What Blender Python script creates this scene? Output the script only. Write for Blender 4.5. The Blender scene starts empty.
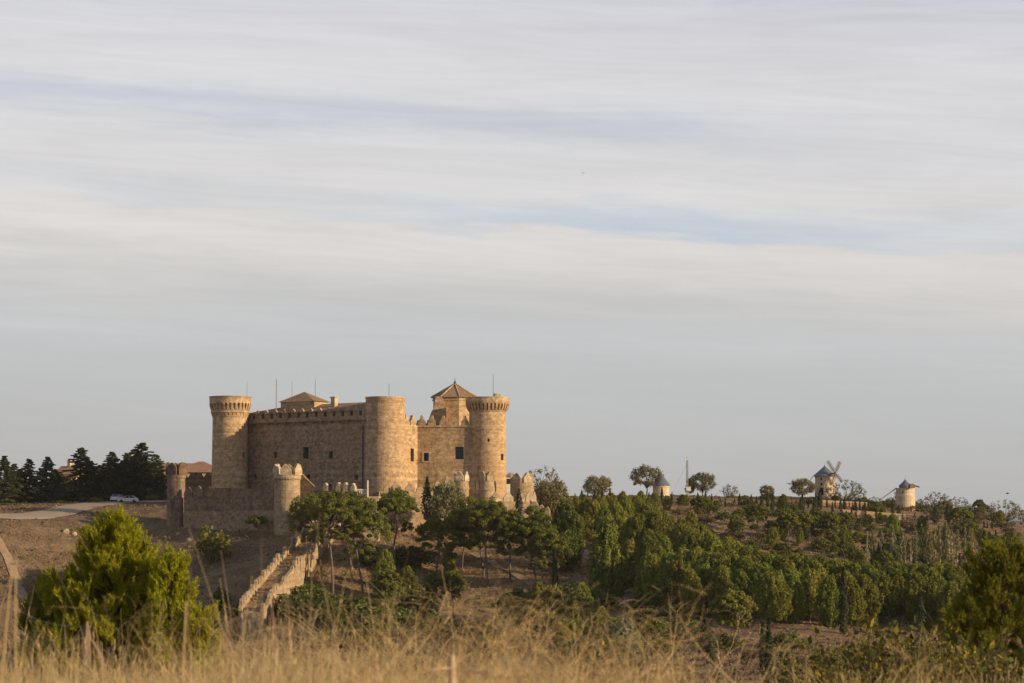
import bpy, math, random
import numpy as np
from mathutils import Vector, Matrix

R = math.radians
SC = bpy.context.scene
COL = SC.collection
rng = np.random.default_rng(11)
random.seed(11)

# ------------------------------------------------------------------ camera, sky, sun, exposure
F = 85.0 / 36.0 * 1024.0                 # focal length in pixels
K = 1.0 / F
PITCH = math.atan(188.5 / F)             # eye level falls on row 530 of the picture
cam_d = bpy.data.cameras.new('camera')
cam_d.lens = 85.0
cam_d.sensor_width = 36.0
cam_d.clip_start = 0.5
cam_d.clip_end = 30000.0
cam_d.dof.use_dof = True
cam_d.dof.focus_distance = 470.0
cam_d.dof.aperture_fstop = 5.6
cam = bpy.data.objects.new('camera', cam_d)
cam.location = (0, 0, 0)
cam.rotation_euler = (math.pi / 2 + PITCH, 0, 0)
COL.objects.link(cam)
SC.camera = cam

SUN_EL, SUN_AZ = R(13.5), R(111.5)       # azimuth clockwise from +Y (the view direction)
TO_SUN = Vector((math.sin(SUN_AZ) * math.cos(SUN_EL), math.cos(SUN_AZ) * math.cos(SUN_EL), math.sin(SUN_EL)))
sun_d = bpy.data.lights.new('sun', 'SUN')
sun_d.energy = 5.0
sun_d.angle = R(0.6)
sun_d.color = (1.0, 0.76, 0.47)
sun = bpy.data.objects.new('sun', sun_d)
sun.rotation_euler = TO_SUN.to_track_quat('Z', 'Y').to_euler()
sun.location = (200, -100, 120)
COL.objects.link(sun)

world = bpy.data.worlds.new('World')
SC.world = world
world.use_nodes = True


def srgb(r, g, b):
    f = lambda c: (c / 255 / 12.92) if c / 255 <= 0.04045 else ((c / 255 + 0.055) / 1.055) ** 2.4
    return (f(r), f(g), f(b), 1.0)


class NT:
    """small wrapper for building node trees"""
    def __init__(self, tree):
        self.t = tree
        self.n = tree.nodes
        self.l = tree.links

    def node(self, typ, ins=None, **props):
        nd = self.n.new(typ)
        for k, v in props.items():
            setattr(nd, k, v)
        for k, v in (ins or {}).items():
            s = nd.inputs[k]
            if isinstance(v, bpy.types.NodeSocket):
                self.l.new(v, s)
            else:
                s.default_value = v
        return nd

    def math(self, op, a, b=0.0, c=0.0, clamp=False):
        return self.node('ShaderNodeMath', {0: a, 1: b, 2: c}, operation=op, use_clamp=clamp).outputs[0]

    def mix(self, fac, a, b, mode='MIX'):
        nd = self.n.new('ShaderNodeMix')
        nd.data_type = 'RGBA'
        nd.blend_type = mode
        for s, v in ((nd.inputs[0], fac), (nd.inputs[6], a), (nd.inputs[7], b)):
            if isinstance(v, bpy.types.NodeSocket):
                self.l.new(v, s)
            else:
                s.default_value = v
        return nd.outputs[2]

    def noise(self, vec, scale, detail=4.0, rough=0.55, dist=0.0):
        return self.node('ShaderNodeTexNoise', {'Vector': vec, 'Scale': scale, 'Detail': detail, 'Roughness': rough, 'Distortion': dist}).outputs['Fac']

    def ramp(self, fac, stops, interp='LINEAR'):
        nd = self.node('ShaderNodeValToRGB', {'Fac': fac})
        cr = nd.color_ramp
        cr.interpolation = interp
        while len(cr.elements) < len(stops):
            cr.elements.new(0.5)
        for e, (p, c) in zip(cr.elements, stops):
            e.position = p
            e.color = c if len(c) == 4 else (*c, 1.0)
        return nd.outputs['Color']

    def range(self, v, a, b, c=0.0, d=1.0, smooth=True):
        nd = self.node('ShaderNodeMapRange', {'Value': v, 'From Min': a, 'From Max': b, 'To Min': c, 'To Max': d})
        if smooth:
            nd.interpolation_type = 'SMOOTHSTEP'
        return nd.outputs['Result']

    def mapping(self, vec, scale=(1, 1, 1), rot=(0, 0, 0), loc=(0, 0, 0)):
        return self.node('ShaderNodeMapping', {'Vector': vec, 'Scale': scale, 'Rotation': rot, 'Location': loc}).outputs[0]


def build_sky():
    w = NT(world.node_tree)
    w.n.clear()
    tc = w.node('ShaderNodeTexCoord').outputs['Generated']
    sep = w.node('ShaderNodeSeparateXYZ', {0: tc})
    x, y, z = sep.outputs
    az = w.math('ARCTAN2', x, y)
    el = w.math('ARCSINE', z)
    t0 = w.math('MULTIPLY_ADD', az, 0.046, el)
    vec = w.node('ShaderNodeCombineXYZ', {0: az, 1: t0, 2: 0.3}).outputs[0]
    wf = w.noise(w.mapping(vec, (26, 240, 1), loc=(9, 4, 0)), 1.0, 6, 0.65, 0.6)
    wp = w.noise(w.mapping(vec, (5, 34, 1)), 1.0, 5, 0.55, 0.3)
    wp2 = w.noise(w.mapping(vec, (16, 110, 1), loc=(3, 1, 0)), 1.0, 5, 0.6, 0.2)
    t = w.math('MULTIPLY_ADD', w.math('SUBTRACT', wp, 0.5), 0.030, t0)
    t = w.math('MULTIPLY_ADD', w.math('SUBTRACT', wp2, 0.5), 0.012, t)
    t = w.math('MULTIPLY_ADD', w.math('SUBTRACT', wf, 0.5), 0.014, t)
    tn = w.math('DIVIDE', t, 0.30, clamp=True)
    Y = lambda py: (530 - py) * K / 0.30
    base = w.ramp(tn, [
        (0.0, srgb(168, 168, 168)),
        (Y(470), srgb(173, 173, 174)), (Y(365), srgb(182, 184, 186)), (Y(335), srgb(188, 189, 191)), (Y(310), srgb(190, 189, 190)), (Y(285), srgb(198, 195, 194)),
        (Y(250), srgb(209, 205, 202)), (Y(140), srgb(206, 205, 207)),
        (Y(60), srgb(206, 205, 208)), (Y(0), srgb(199, 198, 205)), (0.84, srgb(165, 167, 178)), (1.0, srgb(128, 134, 150))])
    # the openings between cloud sheets, where bluer sky shows
    g = w.ramp(tn, [(Y(238), (0, 0, 0)), (Y(227), (1, 1, 1)), (Y(210), (.9, .9, .9)), (Y(190), (0, 0, 0)),
                    (Y(148), (0, 0, 0)), (Y(129), (.85, .85, .85)), (Y(116), (.85, .85, .85)), (Y(98), (0, 0, 0)), (1, (0, 0, 0))])
    patch = w.noise(w.mapping(vec, (5.5, 26, 1), loc=(0.4, 2.3, 0)), 1.0, 5, 0.6, 0.5)
    patch = w.range(patch, 0.30, 0.66)
    side = w.range(az, -0.15, 0.12, 0.45, 1.0)
    side2 = w.range(az, 0.04, 0.16, 1.0, 0.12)
    low = w.math('GREATER_THAN', tn, Y(165))
    sidem = w.math('ADD', w.math('MULTIPLY', low, side2), w.math('MULTIPLY', w.math('SUBTRACT', 1.0, low), side))
    gap = w.math('MULTIPLY', w.math('MULTIPLY', g, w.math('MULTIPLY_ADD', patch, 0.75, 0.25)), sidem)
    c1 = w.mix(gap, base, w.mix(low, srgb(181, 192, 205), srgb(187, 190, 203)))
    # thin streaks in the sheets
    st = w.noise(w.mapping(vec, (8, 120, 1), loc=(7, 0, 0)), 1.0, 7, 0.68, 0.8)
    st2 = w.noise(w.mapping(vec, (3, 46, 1), loc=(1, 5, 0)), 1.0, 4, 0.55, 0.2)
    amt = w.range(el, 0.05, 0.13, 0.25, 1.0)
    s = w.math('MULTIPLY_ADD', w.math('SUBTRACT', st, 0.5), 0.34, 1.0)
    s = w.math('MULTIPLY_ADD', w.math('SUBTRACT', st2, 0.5), 0.26, s)
    s = w.math('ADD', w.math('MULTIPLY', w.math('SUBTRACT', s, 1.0), amt), 1.0)
    cloud = w.node('ShaderNodeVectorMath', {0: c1, 1: w.node('ShaderNodeCombineXYZ', {0: s, 1: s, 2: s}).outputs[0]}, operation='MULTIPLY').outputs[0]
    sky = w.node('ShaderNodeTexSky', sky_type='NISHITA', sun_disc=False, sun_elevation=SUN_EL, sun_rotation=SUN_AZ)
    b1 = w.node('ShaderNodeBackground', {'Color': sky.outputs[0], 'Strength': 0.10})
    b2 = w.node('ShaderNodeBackground', {'Color': cloud, 'Strength': 1.0})
    m = w.node('ShaderNodeMixShader', {0: 0.93, 1: b1.outputs[0], 2: b2.outputs[0]})
    w.node('ShaderNodeOutputWorld', {'Surface': m.outputs[0]})


build_sky()
SC.view_settings.view_transform = 'Standard'
SC.view_settings.look = 'None'
SC.view_settings.exposure = 0.22
SC.view_settings.gamma = 1.0
SC.view_settings.use_curve_mapping = False
SC.cycles.use_denoising = True
SC.cycles.max_bounces = 6
SC.cycles.diffuse_bounces = 3
SC.cycles.transmission_bounces = 3
SC.cycles.transparent_max_bounces = 6
SC.cycles.sample_clamp_indirect = 6.0

# ------------------------------------------------------------------ pixel <-> place
CP, SP = math.cos(PITCH), math.sin(PITCH)


def ray(px, py):
    a, b = (px - 512) * K, (341.5 - py) * K
    return np.array((a, CP - b * SP, SP + b * CP))


def at(px, py, Y):
    d = ray(px, py)
    return Vector(d * (Y / d[1]))


def zat(py, Y):
    return at(512, py, Y).z


def xat(px, Y, py=500):
    return at(px, py, Y).x


def to_px(p):
    f = p[1] * CP + p[2] * SP
    return 512 + p[0] / f * F, 341.5 - (-p[1] * SP + p[2] * CP) / f * F


# ------------------------------------------------------------------ terrain heights
def _h(ix, iy, s):
    n = (ix * 374761393 + iy * 668265263 + s * 974711) & 0xFFFFFFFF
    n = ((n ^ (n >> 13)) * 1274126177) & 0xFFFFFFFF
    return ((n ^ (n >> 16)) & 0xFFFF) / 65535.0


def vnoise(x, y, s=0):
    x = np.asarray(x, float); y = np.asarray(y, float)
    ix, iy = np.floor(x).astype(np.int64), np.floor(y).astype(np.int64)
    fx, fy = x - ix, y - iy
    fx, fy = fx * fx * (3 - 2 * fx), fy * fy * (3 - 2 * fy)
    a, b, c, d = _h(ix, iy, s), _h(ix + 1, iy, s), _h(ix, iy + 1, s), _h(ix + 1, iy + 1, s)
    return (a + (b - a) * fx) * (1 - fy) + (c + (d - c) * fx) * fy - 0.5


def fbm(x, y, s=0, o=4):
    v, a, f = 0, 1.0, 1.0
    for k in range(o):
        v = v + a * vnoise(np.asarray(x) * f + k * 17.3, np.asarray(y) * f - k * 9.1, s + k)
        a *= 0.5; f *= 2.03
    return v


_pts = [(0, 0, -1.5), (-10, 0, -1.4), (10, 0, -1.6), (0, 12, -1.35), (-5, 12, -1.35), (5, 12, -1.4), (0, 25, -2.1), (-9, 25, -1.95), (9, 25, -2.4),
        (-16, 45, -2.9), (0, 45, -3.6), (15, 45, -4.2), (30, 45, -4.6), (-40, 45, -3.0), (0, 95, -12), (-50, 95, -11), (50, 95, -13), (0, 170, -19), (-90, 170, -17), (90, 170, -19),
        (0, 240, -19), (-80, 240, -22), (-70, 330, -25), (-110, 360, -25), (80, 240, -17), (0, -80, -1.2), (-60, -60, -1.0), (60, -60, -1.6)]
for px, py, Y in [
    (450, 625, 412), (450, 588, 438), (450, 552, 460), (450, 520, 478), (450, 507, 515), (450, 655, 350), (400, 515, 476), (400, 575, 445), (400, 620, 405),
    (330, 520, 474), (330, 560, 450), (330, 600, 425), (330, 650, 350),
    (285, 524, 475), (285, 560, 450), (285, 600, 412), (285, 645, 365), (200, 526, 480), (200, 562, 462), (200, 596, 440), (200, 640, 408),
    (100, 503.5, 505), (100, 518, 487), (100, 550, 473), (100, 592, 456), (100, 632, 438), (0, 513, 490), (0, 527, 468), (0, 560, 458), (0, 600, 444), (0, 640, 426), (140, 502, 512), (150, 516, 488), (50, 507, 500),
    (-150, 520, 480), (-150, 560, 460), (-150, 605, 440), (-400, 530, 500), (-400, 600, 440),
    (50, 499, 560), (160, 493, 580), (100, 488, 720), (-100, 495, 720), (250, 500, 560), (350, 498, 600), (450, 497, 620),
    (545, 517, 490), (560, 530, 485), (560, 562, 452), (560, 600, 402), (560, 640, 345),
    (520, 545, 462), (520, 590, 432), (520, 620, 395), (560, 505, 560),
    (620, 504, 610), (620, 540, 500), (620, 580, 430), (620, 620, 370), (640, 495, 720), (540, 498, 720), (640, 650, 310),
    (690, 502, 690), (690, 520, 600), (690, 545, 505),
    (750, 499, 725), (750, 511, 650), (750, 531, 545), (750, 560, 455), (750, 600, 370), (750, 640, 310), (750, 668, 280),
    (850, 501, 735), (850, 516, 660), (850, 541, 560), (850, 575, 450), (850, 610, 370), (850, 645, 310),
    (950, 515, 725), (950, 531, 640), (950, 561, 520), (950, 590, 440), (950, 620, 370), (950, 652, 310),
    (1024, 526, 720), (1024, 551, 600), (1024, 590, 450), (1024, 640, 330), (1200, 538, 720), (1200, 600, 450), (1200, 650, 330), (1450, 560, 600),
    (700, 499, 800), (850, 504, 800), (1000, 524, 800), (550, 503, 800), (300, 500, 800), (50, 490, 800), (1250, 535, 800),
]:
    p = at(px, py, Y)
    _pts.append((p.x, p.y, p.z))
_P = np.array(_pts)
_C = _P[:, :2] / 100.0


def _tps_k(d2):
    return np.where(d2 > 1e-12, 0.5 * d2 * np.log(np.maximum(d2, 1e-12)), 0.0)


_n = len(_P)
_A = np.zeros((_n + 3, _n + 3))
_A[:_n, :_n] = _tps_k(((_C[:, None] - _C[None]) ** 2).sum(-1)) + np.eye(_n) * 2e-4
_A[:_n, _n] = 1; _A[:_n, _n + 1:] = _C
_A[_n, :_n] = 1; _A[_n + 1:, :_n] = _C.T
_W = np.linalg.solve(_A, np.concatenate([_P[:, 2], np.zeros(3)]))


def ground(x, y):
    x = np.atleast_1d(np.asarray(x, float)); y = np.atleast_1d(np.asarray(y, float))
    out = np.empty(x.shape)
    yc = np.clip(y, -70, 800)
    xl = 60 + np.abs(yc) * 0.36
    xc = np.clip(x, -xl, xl)
    for i in range(0, x.size, 20000):
        q = np.stack([xc[i:i + 20000], yc[i:i + 20000]], 1) / 100.0
        d2 = ((q[:, None] - _C[None]) ** 2).sum(-1)
        out[i:i + 20000] = _tps_k(d2) @ _W[:_n] + _W[_n] + q @ _W[_n + 1:]
    far = np.clip((y - 790) / 900, 0, 1); far = far * far * (3 - 2 * far)
    out = out * (1 - far) + far * (-22 + 14 * fbm(x / 900, y / 900, 5, 3))
    amp = np.clip((y - 60) / 160, 0, 1)
    amp = amp * (1 - .85 * np.clip((-.085 - x / np.maximum(y, 1)) / .02, 0, 1) * np.clip((y - 455) / 12, 0, 1) * np.clip((545 - y) / 15, 0, 1))
    out = out + amp * ((1.0 + 1.1 * np.clip((470 - y) / 40, 0, 1) * np.clip((y - 240) / 40, 0, 1)) * fbm(x / 34, y / 22, 1, 3) + 0.5 * fbm(x / 7, y / 6, 2, 3)) + 0.10 * fbm(x / 1.7, y / 1.7, 3, 2)
    return out


def gz(x, y):
    return float(ground(x, y)[0])


def hit(px, py, y0=200.0, y1=860.0):
    """where the ray through a pixel first meets the ground beyond y0"""
    d = ray(px, py)
    Y = np.linspace(y0, y1, 700)
    P = d[None] * (Y / d[1])[:, None]
    below = P[:, 2] - ground(P[:, 0], P[:, 1])
    i = np.argmax(below < 0)
    if below[i] >= 0:
        i = int(np.argmin(below))
    return Vector((P[i, 0], P[i, 1], gz(P[i, 0], P[i, 1])))


# ------------------------------------------------------------------ mesh builder and scene bookkeeping
class MB:
    def __init__(self):
        self.v, self.f, self.m = [], [], []
        self.mi = 0

    def add(self, vs, fs):
        o = len(self.v)
        self.v.extend(tuple(p) for p in vs)
        for f in fs:
            self.f.append(tuple(i + o for i in f))
            self.m.append(self.mi)
        return self

    def box(self, c, s, rz=0.0, taper=1.0):
        cx, cy, cz = c
        ca, sa = math.cos(rz), math.sin(rz)
        vs = []
        for dz in (-1, 1):
            k = taper if dz > 0 else 1.0
            for dx, dy in ((-1, -1), (1, -1), (1, 1), (-1, 1)):
                a, b = dx * s[0] / 2 * k, dy * s[1] / 2 * k
                vs.append((cx + a * ca - b * sa, cy + a * sa + b * ca, cz + dz * s[2] / 2))
        return self.add(vs, [(3, 2, 1, 0), (4, 5, 6, 7), (0, 1, 5, 4), (1, 2, 6, 5), (2, 3, 7, 6), (3, 0, 4, 7)])

    def prism(self, poly, z0, z1):
        n = len(poly)
        z1s = z1 if isinstance(z1, (list, tuple)) else [z1] * n
        vs = [(x, y, z0) for x, y in poly] + [(x, y, z) for (x, y), z in zip(poly, z1s)]
        return self.add(vs, [tuple(range(n - 1, -1, -1)), tuple(range(n, 2 * n))] + [(i, (i + 1) % n, (i + 1) % n + n, i + n) for i in range(n)])

    def profile(self, prof, c, rz, t):
        """outline in (along, up) pushed out to thickness t, centred on c, running along angle rz"""
        ca, sa = math.cos(rz), math.sin(rz)
        n = len(prof)
        vs = []
        for dy in (-t / 2, t / 2):
            for u, w in prof:
                vs.append((c[0] + u * ca - dy * sa, c[1] + u * sa + dy * ca, c[2] + w))
        return self.add(vs, [tuple(range(n)), tuple(range(2 * n - 1, n - 1, -1))] + [(i, i + n, (i + 1) % n + n, (i + 1) % n) for i in range(n)])

    def lathe(self, cx, cy, prof, seg=48, jit=0.0, close=True):
        vs, fs = [], []
        n = len(prof)
        for r, z in prof:
            for k in range(seg):
                a = 2 * math.pi * k / seg
                rr = r * (1 + (jit * (random.random() - .5) if jit else 0))
                vs.append((cx + rr * math.cos(a), cy + rr * math.sin(a), z))
        for i in range(n - 1):
            for k in range(seg):
                k2 = (k + 1) % seg
                fs.append((i * seg + k, i * seg + k2, (i + 1) * seg + k2, (i + 1) * seg + k))
        if close:
            fs.append(tuple(range(seg - 1, -1, -1)))
            fs.append(tuple((n - 1) * seg + k for k in range(seg)))
        return self.add(vs, fs)

    def tube(self, pts, rad, sides=6):
        pts = [Vector(p) for p in pts]
        n = len(pts)
        rad = rad if isinstance(rad, (list, tuple, np.ndarray)) else [rad] * n
        vs, fs = [], []
        ref = Vector((0.31, 0.93, 0.2))
        for i, p in enumerate(pts):
            d = (pts[min(i + 1, n - 1)] - pts[max(i - 1, 0)])
            d = d.normalized() if d.length > 1e-9 else Vector((0, 0, 1))
            a = d.cross(ref)
            a = a.normalized() if a.length > 1e-6 else d.orthogonal().normalized()
            b = d.cross(a)
            for k in range(sides):
                t = 2 * math.pi * k / sides
                vs.append(p + (a * math.cos(t) + b * math.sin(t)) * rad[i])
        for i in range(n - 1):
            for k in range(sides):
                k2 = (k + 1) % sides
                fs.append((i * sides + k, (i + 1) * sides + k, (i + 1) * sides + k2, i * sides + k2))
        fs.append(tuple(range(sides)))
        fs.append(tuple((n - 1) * sides + k for k in range(sides - 1, -1, -1)))
        return self.add(vs, fs)

    def build(self, name, mats, parent=None, smooth=False, origin=None):
        o = Vector((0, 0, 0))
        if parent is not None:
            q = parent
            while q is not None:
                o = o + q.location
                q = q.parent
        if origin is not None:
            o = o + Vector(origin)
        me = bpy.data.meshes.new(name)
        me.from_pydata([(x - o.x, y - o.y, z - o.z) for x, y, z in self.v], [], self.f)
        mats = mats if isinstance(mats, (list, tuple)) else [mats]
        for m in mats:
            me.materials.append(m)
        if len(mats) > 1:
            me.polygons.foreach_set('material_index', self.m)
        if smooth:
            me.polygons.foreach_set('use_smooth', [True] * len(me.polygons))
        me.update()
        ob = bpy.data.objects.new(name, me)
        if origin is not None:
            ob.location = origin
        if parent is not None:
            ob.parent = parent
        COL.objects.link(ob)
        return ob


def quad_mesh(name, Q, mat, parent=None, origin=(0, 0, 0), uv=False):
    """Q: (n,k,3) numpy polygons -> one mesh object"""
    Q = np.asarray(Q, np.float32) - np.asarray(origin, np.float32)
    n, k = Q.shape[:2]
    me = bpy.data.meshes.new(name)
    me.vertices.add(n * k)
    me.vertices.foreach_set('co', Q.reshape(-1))
    me.loops.add(n * k)
    me.loops.foreach_set('vertex_index', np.arange(n * k, dtype=np.int32))
    me.polygons.add(n)
    me.polygons.foreach_set('loop_start', np.arange(0, n * k, k, dtype=np.int32))
    me.polygons.foreach_set('loop_total', np.full(n, k, np.int32))
    me.materials.append(mat)
    me.update(calc_edges=True)
    me.validate()
    ob = bpy.data.objects.new(name, me)
    ob.parent = parent
    COL.objects.link(ob)
    return ob


def tag(o, label=None, cat=None, group=None, kind=None):
    for k, v in (('label', label), ('category', cat), ('group', group), ('kind', kind)):
        if v:
            o[k] = v
    return o


def thing(name, loc, label=None, cat=None, group=None, rz=0.0):
    o = bpy.data.objects.new(name, None)
    o.empty_display_size = 0.5
    o.location = loc
    o.rotation_euler.z = rz
    COL.objects.link(o)
    return tag(o, label, cat, group)


def copy_tree(o, parent=None):
    c = o.copy()
    COL.objects.link(c)
    c.parent = parent
    for ch in list(o.children):
        copy_tree(ch, c)
    return c


def carve(ob, cutters):
    """cut real openings: cutters is an MB of boxes"""
    c = cutters.build('cutter', ob.data.materials[0])
    c.location = -Vector((0, 0, 0))
    q = ob
    off = Vector((0, 0, 0))
    while q is not None:
        off += q.location
        q = q.parent
    bpy.context.view_layer.update()
    md = ob.modifiers.new('cut', 'BOOLEAN')
    md.object = c
    md.operation = 'DIFFERENCE'
    md.solver = 'EXACT'
    dg = bpy.context.evaluated_depsgraph_get()
    dg.update()
    me = bpy.data.meshes.new_from_object(ob.evaluated_get(dg))
    ob.modifiers.clear()
    ob.data = me
    bpy.data.objects.remove(c)
# ------------------------------------------------------------------ materials
def new_mat(name):
    m = bpy.data.materials.new(name)
    m.use_nodes = True
    t = NT(m.node_tree)
    t.n.clear()
    return m, t


def finish(t, color, rough=0.9, normal=None, metal=0.0, spec=0.25):
    ins = {'Base Color': color, 'Roughness': rough, 'Metallic': metal, 'Specular IOR Level': spec}
    if normal is not None:
        ins['Normal'] = normal
    b = t.node('ShaderNodeBsdfPrincipled', ins)
    t.node('ShaderNodeOutputMaterial', {'Surface': b.outputs[0]})


def plain(name, c, rough=0.7, metal=0.0, var=0.15, scale=3.0):
    m, t = new_mat(name)
    p = t.node('ShaderNodeTexCoord').outputs['Object']
    n = t.noise(p, scale, 4)
    k = t.math('MULTIPLY_ADD', n, 2 * var, 1 - var)
    col = t.mix(1.0, (*c, 1), t.node('ShaderNodeCombineXYZ', {0: k, 1: k, 2: k}).outputs[0], 'MULTIPLY')
    finish(t, col, rough, metal=metal)
    return m


def stone(name, light, dark, warm, bump=0.5, block=0.75, stain=0.5, stain_c=(0.13, 0.105, 0.08)):
    m, t = new_mat(name)
    p = t.node('ShaderNodeNewGeometry').outputs['Position']
    big = t.noise(p, 0.16, 5, 0.6)
    mid = t.noise(t.mapping(p, (1, 1, 1.25)), 1.15, 6, 0.72)
    fine = t.noise(t.mapping(p, (1, 1, 1.8)), 3.6, 3, 0.65)
    vor = t.node('ShaderNodeTexVoronoi', {'Vector': t.mapping(p, (1, 1, 2.1)), 'Scale': block * 2.6, 'Randomness': 0.9})
    cell = t.node('ShaderNodeSeparateColor', {0: vor.outputs['Color']}).outputs[0]
    c = t.mix(t.range(mid, 0.36, 0.64), (*dark, 1), (*light, 1))
    c = t.mix(t.math('MULTIPLY', t.range(big, 0.45, 0.68), 0.6), c, (*warm, 1))
    rep = t.noise(t.mapping(p, (1, 1, 1.6)), 0.33, 3, 0.5)
    c = t.mix(t.math('MULTIPLY', t.range(rep, 0.58, 0.64), 0.45), c, (light[0] * 1.12, light[1] * 1.12, light[2] * 1.15, 1))
    k = t.math('ADD', t.math('MULTIPLY', cell, 0.24), t.math('MULTIPLY', fine, 0.80))
    k = t.math('ADD', k, 0.50)
    # courses of stone run level round the building
    z = t.node('ShaderNodeSeparateXYZ', {0: p}).outputs[2]
    wob = t.math('MULTIPLY_ADD', t.noise(p, 0.5, 2), 0.35, z)
    crs = t.node('ShaderNodeTexNoise', {'W': t.math('MULTIPLY', wob, 1.0), 'Scale': 1.3, 'Detail': 3.0}, noise_dimensions='1D').outputs['Fac']
    k = t.math('MULTIPLY', k, t.math('MULTIPLY_ADD', crs, 0.60, 0.70))
    c = t.mix(1.0, c, t.node('ShaderNodeCombineXYZ', {0: k, 1: k, 2: k}).outputs[0], 'MULTIPLY')
    # weather stains running down in streaks
    stn = t.noise(t.mapping(p, (1, 1, 0.16)), 0.55, 5, 0.65)
    c = t.mix(t.math('MULTIPLY', t.range(stn, 0.52, 0.74), stain), c, (*stain_c, 1))
    hgt = t.math('ADD', t.math('MULTIPLY', cell, 0.5), t.math('ADD', fine, mid))
    b = t.node('ShaderNodeBump', {'Height': hgt, 'Strength': bump, 'Distance': 0.12})
    finish(t, c, 0.93, b.outputs[0], spec=0.15)
    return m


M = {}
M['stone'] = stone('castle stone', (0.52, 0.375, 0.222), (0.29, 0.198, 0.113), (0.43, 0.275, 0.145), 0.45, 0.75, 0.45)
M['rubble_shade'] = stone('castle rubble', (0.40, 0.295, 0.195), (0.19, 0.130, 0.085), (0.31, 0.205, 0.122), 0.8, 1.0, 0.5)  # rough wing masonry, toned darker so its colour carries part of the shade
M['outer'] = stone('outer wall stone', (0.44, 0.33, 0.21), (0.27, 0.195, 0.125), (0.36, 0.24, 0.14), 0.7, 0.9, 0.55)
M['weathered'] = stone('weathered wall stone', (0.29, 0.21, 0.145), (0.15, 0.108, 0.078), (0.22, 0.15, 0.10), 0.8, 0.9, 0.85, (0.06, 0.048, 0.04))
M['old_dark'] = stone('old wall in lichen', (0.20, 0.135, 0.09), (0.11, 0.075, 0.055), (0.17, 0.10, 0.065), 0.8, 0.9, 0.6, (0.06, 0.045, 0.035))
M['pale'] = stone('pale wall stone', (0.58, 0.47, 0.32), (0.36, 0.275, 0.175), (0.46, 0.34, 0.2), 0.7, 1.0, 0.5)
M['mill'] = stone('mill stone', (0.62, 0.50, 0.36), (0.46, 0.36, 0.25), (0.55, 0.42, 0.28), 0.4, 1.0, 0.3)


def tiles(name, a, b, scale=2.6, hill=0.0):
    m, t = new_mat(name)
    p = t.node('ShaderNodeNewGeometry').outputs['Position']
    n = t.noise(p, 0.8, 5, 0.65)
    n2 = t.noise(p, 4.0, 3, 0.6)
    c = t.mix(t.range(n, 0.3, 0.7), (*a, 1), (*b, 1))
    k = t.math('MULTIPLY_ADD', n2, 0.9, 0.55)
    c = t.mix(1.0, c, t.node('ShaderNodeCombineXYZ', {0: k, 1: k, 2: k}).outputs[0], 'MULTIPLY')
    wv = t.node('ShaderNodeTexWave', {'Vector': p, 'Scale': scale, 'Distortion': 0.6, 'Detail': 1.0})
    bp = t.node('ShaderNodeBump', {'Height': t.math('ADD', wv.outputs['Fac'], n2), 'Strength': 0.7, 'Distance': 0.1})
    finish(t, c, 0.9, bp.outputs[0], spec=0.15)
    return m


M['tile'] = tiles('roof tile', (0.27, 0.17, 0.10), (0.36, 0.25, 0.15))
M['red_tile'] = tiles('red roof tile', (0.27, 0.155, 0.10), (0.37, 0.225, 0.15), 1.3)
M['slate'] = plain('mill slate', (0.115, 0.135, 0.165), 0.55, var=0.25, scale=5)
M['dark'] = plain('dark opening', (0.02, 0.018, 0.017), 0.8)
M['iron'] = plain('iron bars', (0.05, 0.06, 0.075), 0.6)
M['glass'] = plain('old window glass', (0.03, 0.04, 0.055), 0.25)
M['wood'] = plain('mill timber', (0.16, 0.12, 0.09), 0.85, var=0.3)
M['pole'] = plain('grey pole metal', (0.22, 0.21, 0.21), 0.6)
M['white'] = plain('white render', (0.72, 0.68, 0.60), 0.85, var=0.12)
M['ochre_wall'] = plain('ochre render', (0.55, 0.38, 0.22), 0.9, var=0.2, scale=1)
M['rust'] = plain('terrace earth wall', (0.42, 0.25, 0.12), 0.9, var=0.25, scale=1)
M['carpaint'] = plain('white car paint', (0.62, 0.64, 0.68), 0.3, var=0.02)
M['tyre'] = plain('tyre rubber', (0.02, 0.02, 0.02), 0.8)
M['chrome'] = plain('wheel metal', (0.45, 0.45, 0.46), 0.35, 0.8)
M['lamp'] = plain('car lamp lens', (0.65, 0.63, 0.58), 0.15)
M['redlamp'] = plain('red lamp lens', (0.4, 0.02, 0.02), 0.2)
M['turquoise'] = plain('turquoise plastic', (0.05, 0.28, 0.30), 0.5)
M['bird'] = plain('dark feathers', (0.035, 0.033, 0.033), 0.8)
M['old_wood'] = plain('weathered fence wood', (0.20, 0.145, 0.10), 0.95, var=0.4, scale=14)
M['stake'] = plain('bleached wood', (0.50, 0.38, 0.24), 0.9, var=0.3, scale=9)
M['wire'] = plain('fence wire', (0.20, 0.19, 0.18), 0.7, 0.2)


def bark(name, a, b, scale=3.0):
    m, t = new_mat(name)
    p = t.node('ShaderNodeTexCoord').outputs['Object']
    n = t.noise(t.mapping(p, (1, 1, 0.35)), scale, 5, 0.65)
    c = t.mix(t.range(n, 0.3, 0.7), (*a, 1), (*b, 1))
    bp = t.node('ShaderNodeBump', {'Height': n, 'Strength': 0.6, 'Distance': 0.05})
    finish(t, c, 0.95, bp.outputs[0], spec=0.1)
    return m


M['bark'] = bark('pine bark', (0.085, 0.067, 0.054), (0.20, 0.16, 0.13))
M['bark_dark'] = bark('dark bark', (0.07, 0.05, 0.038), (0.14, 0.10, 0.075))
M['bark_pale'] = bark('pale poplar bark', (0.34, 0.29, 0.22), (0.50, 0.44, 0.34))


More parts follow.
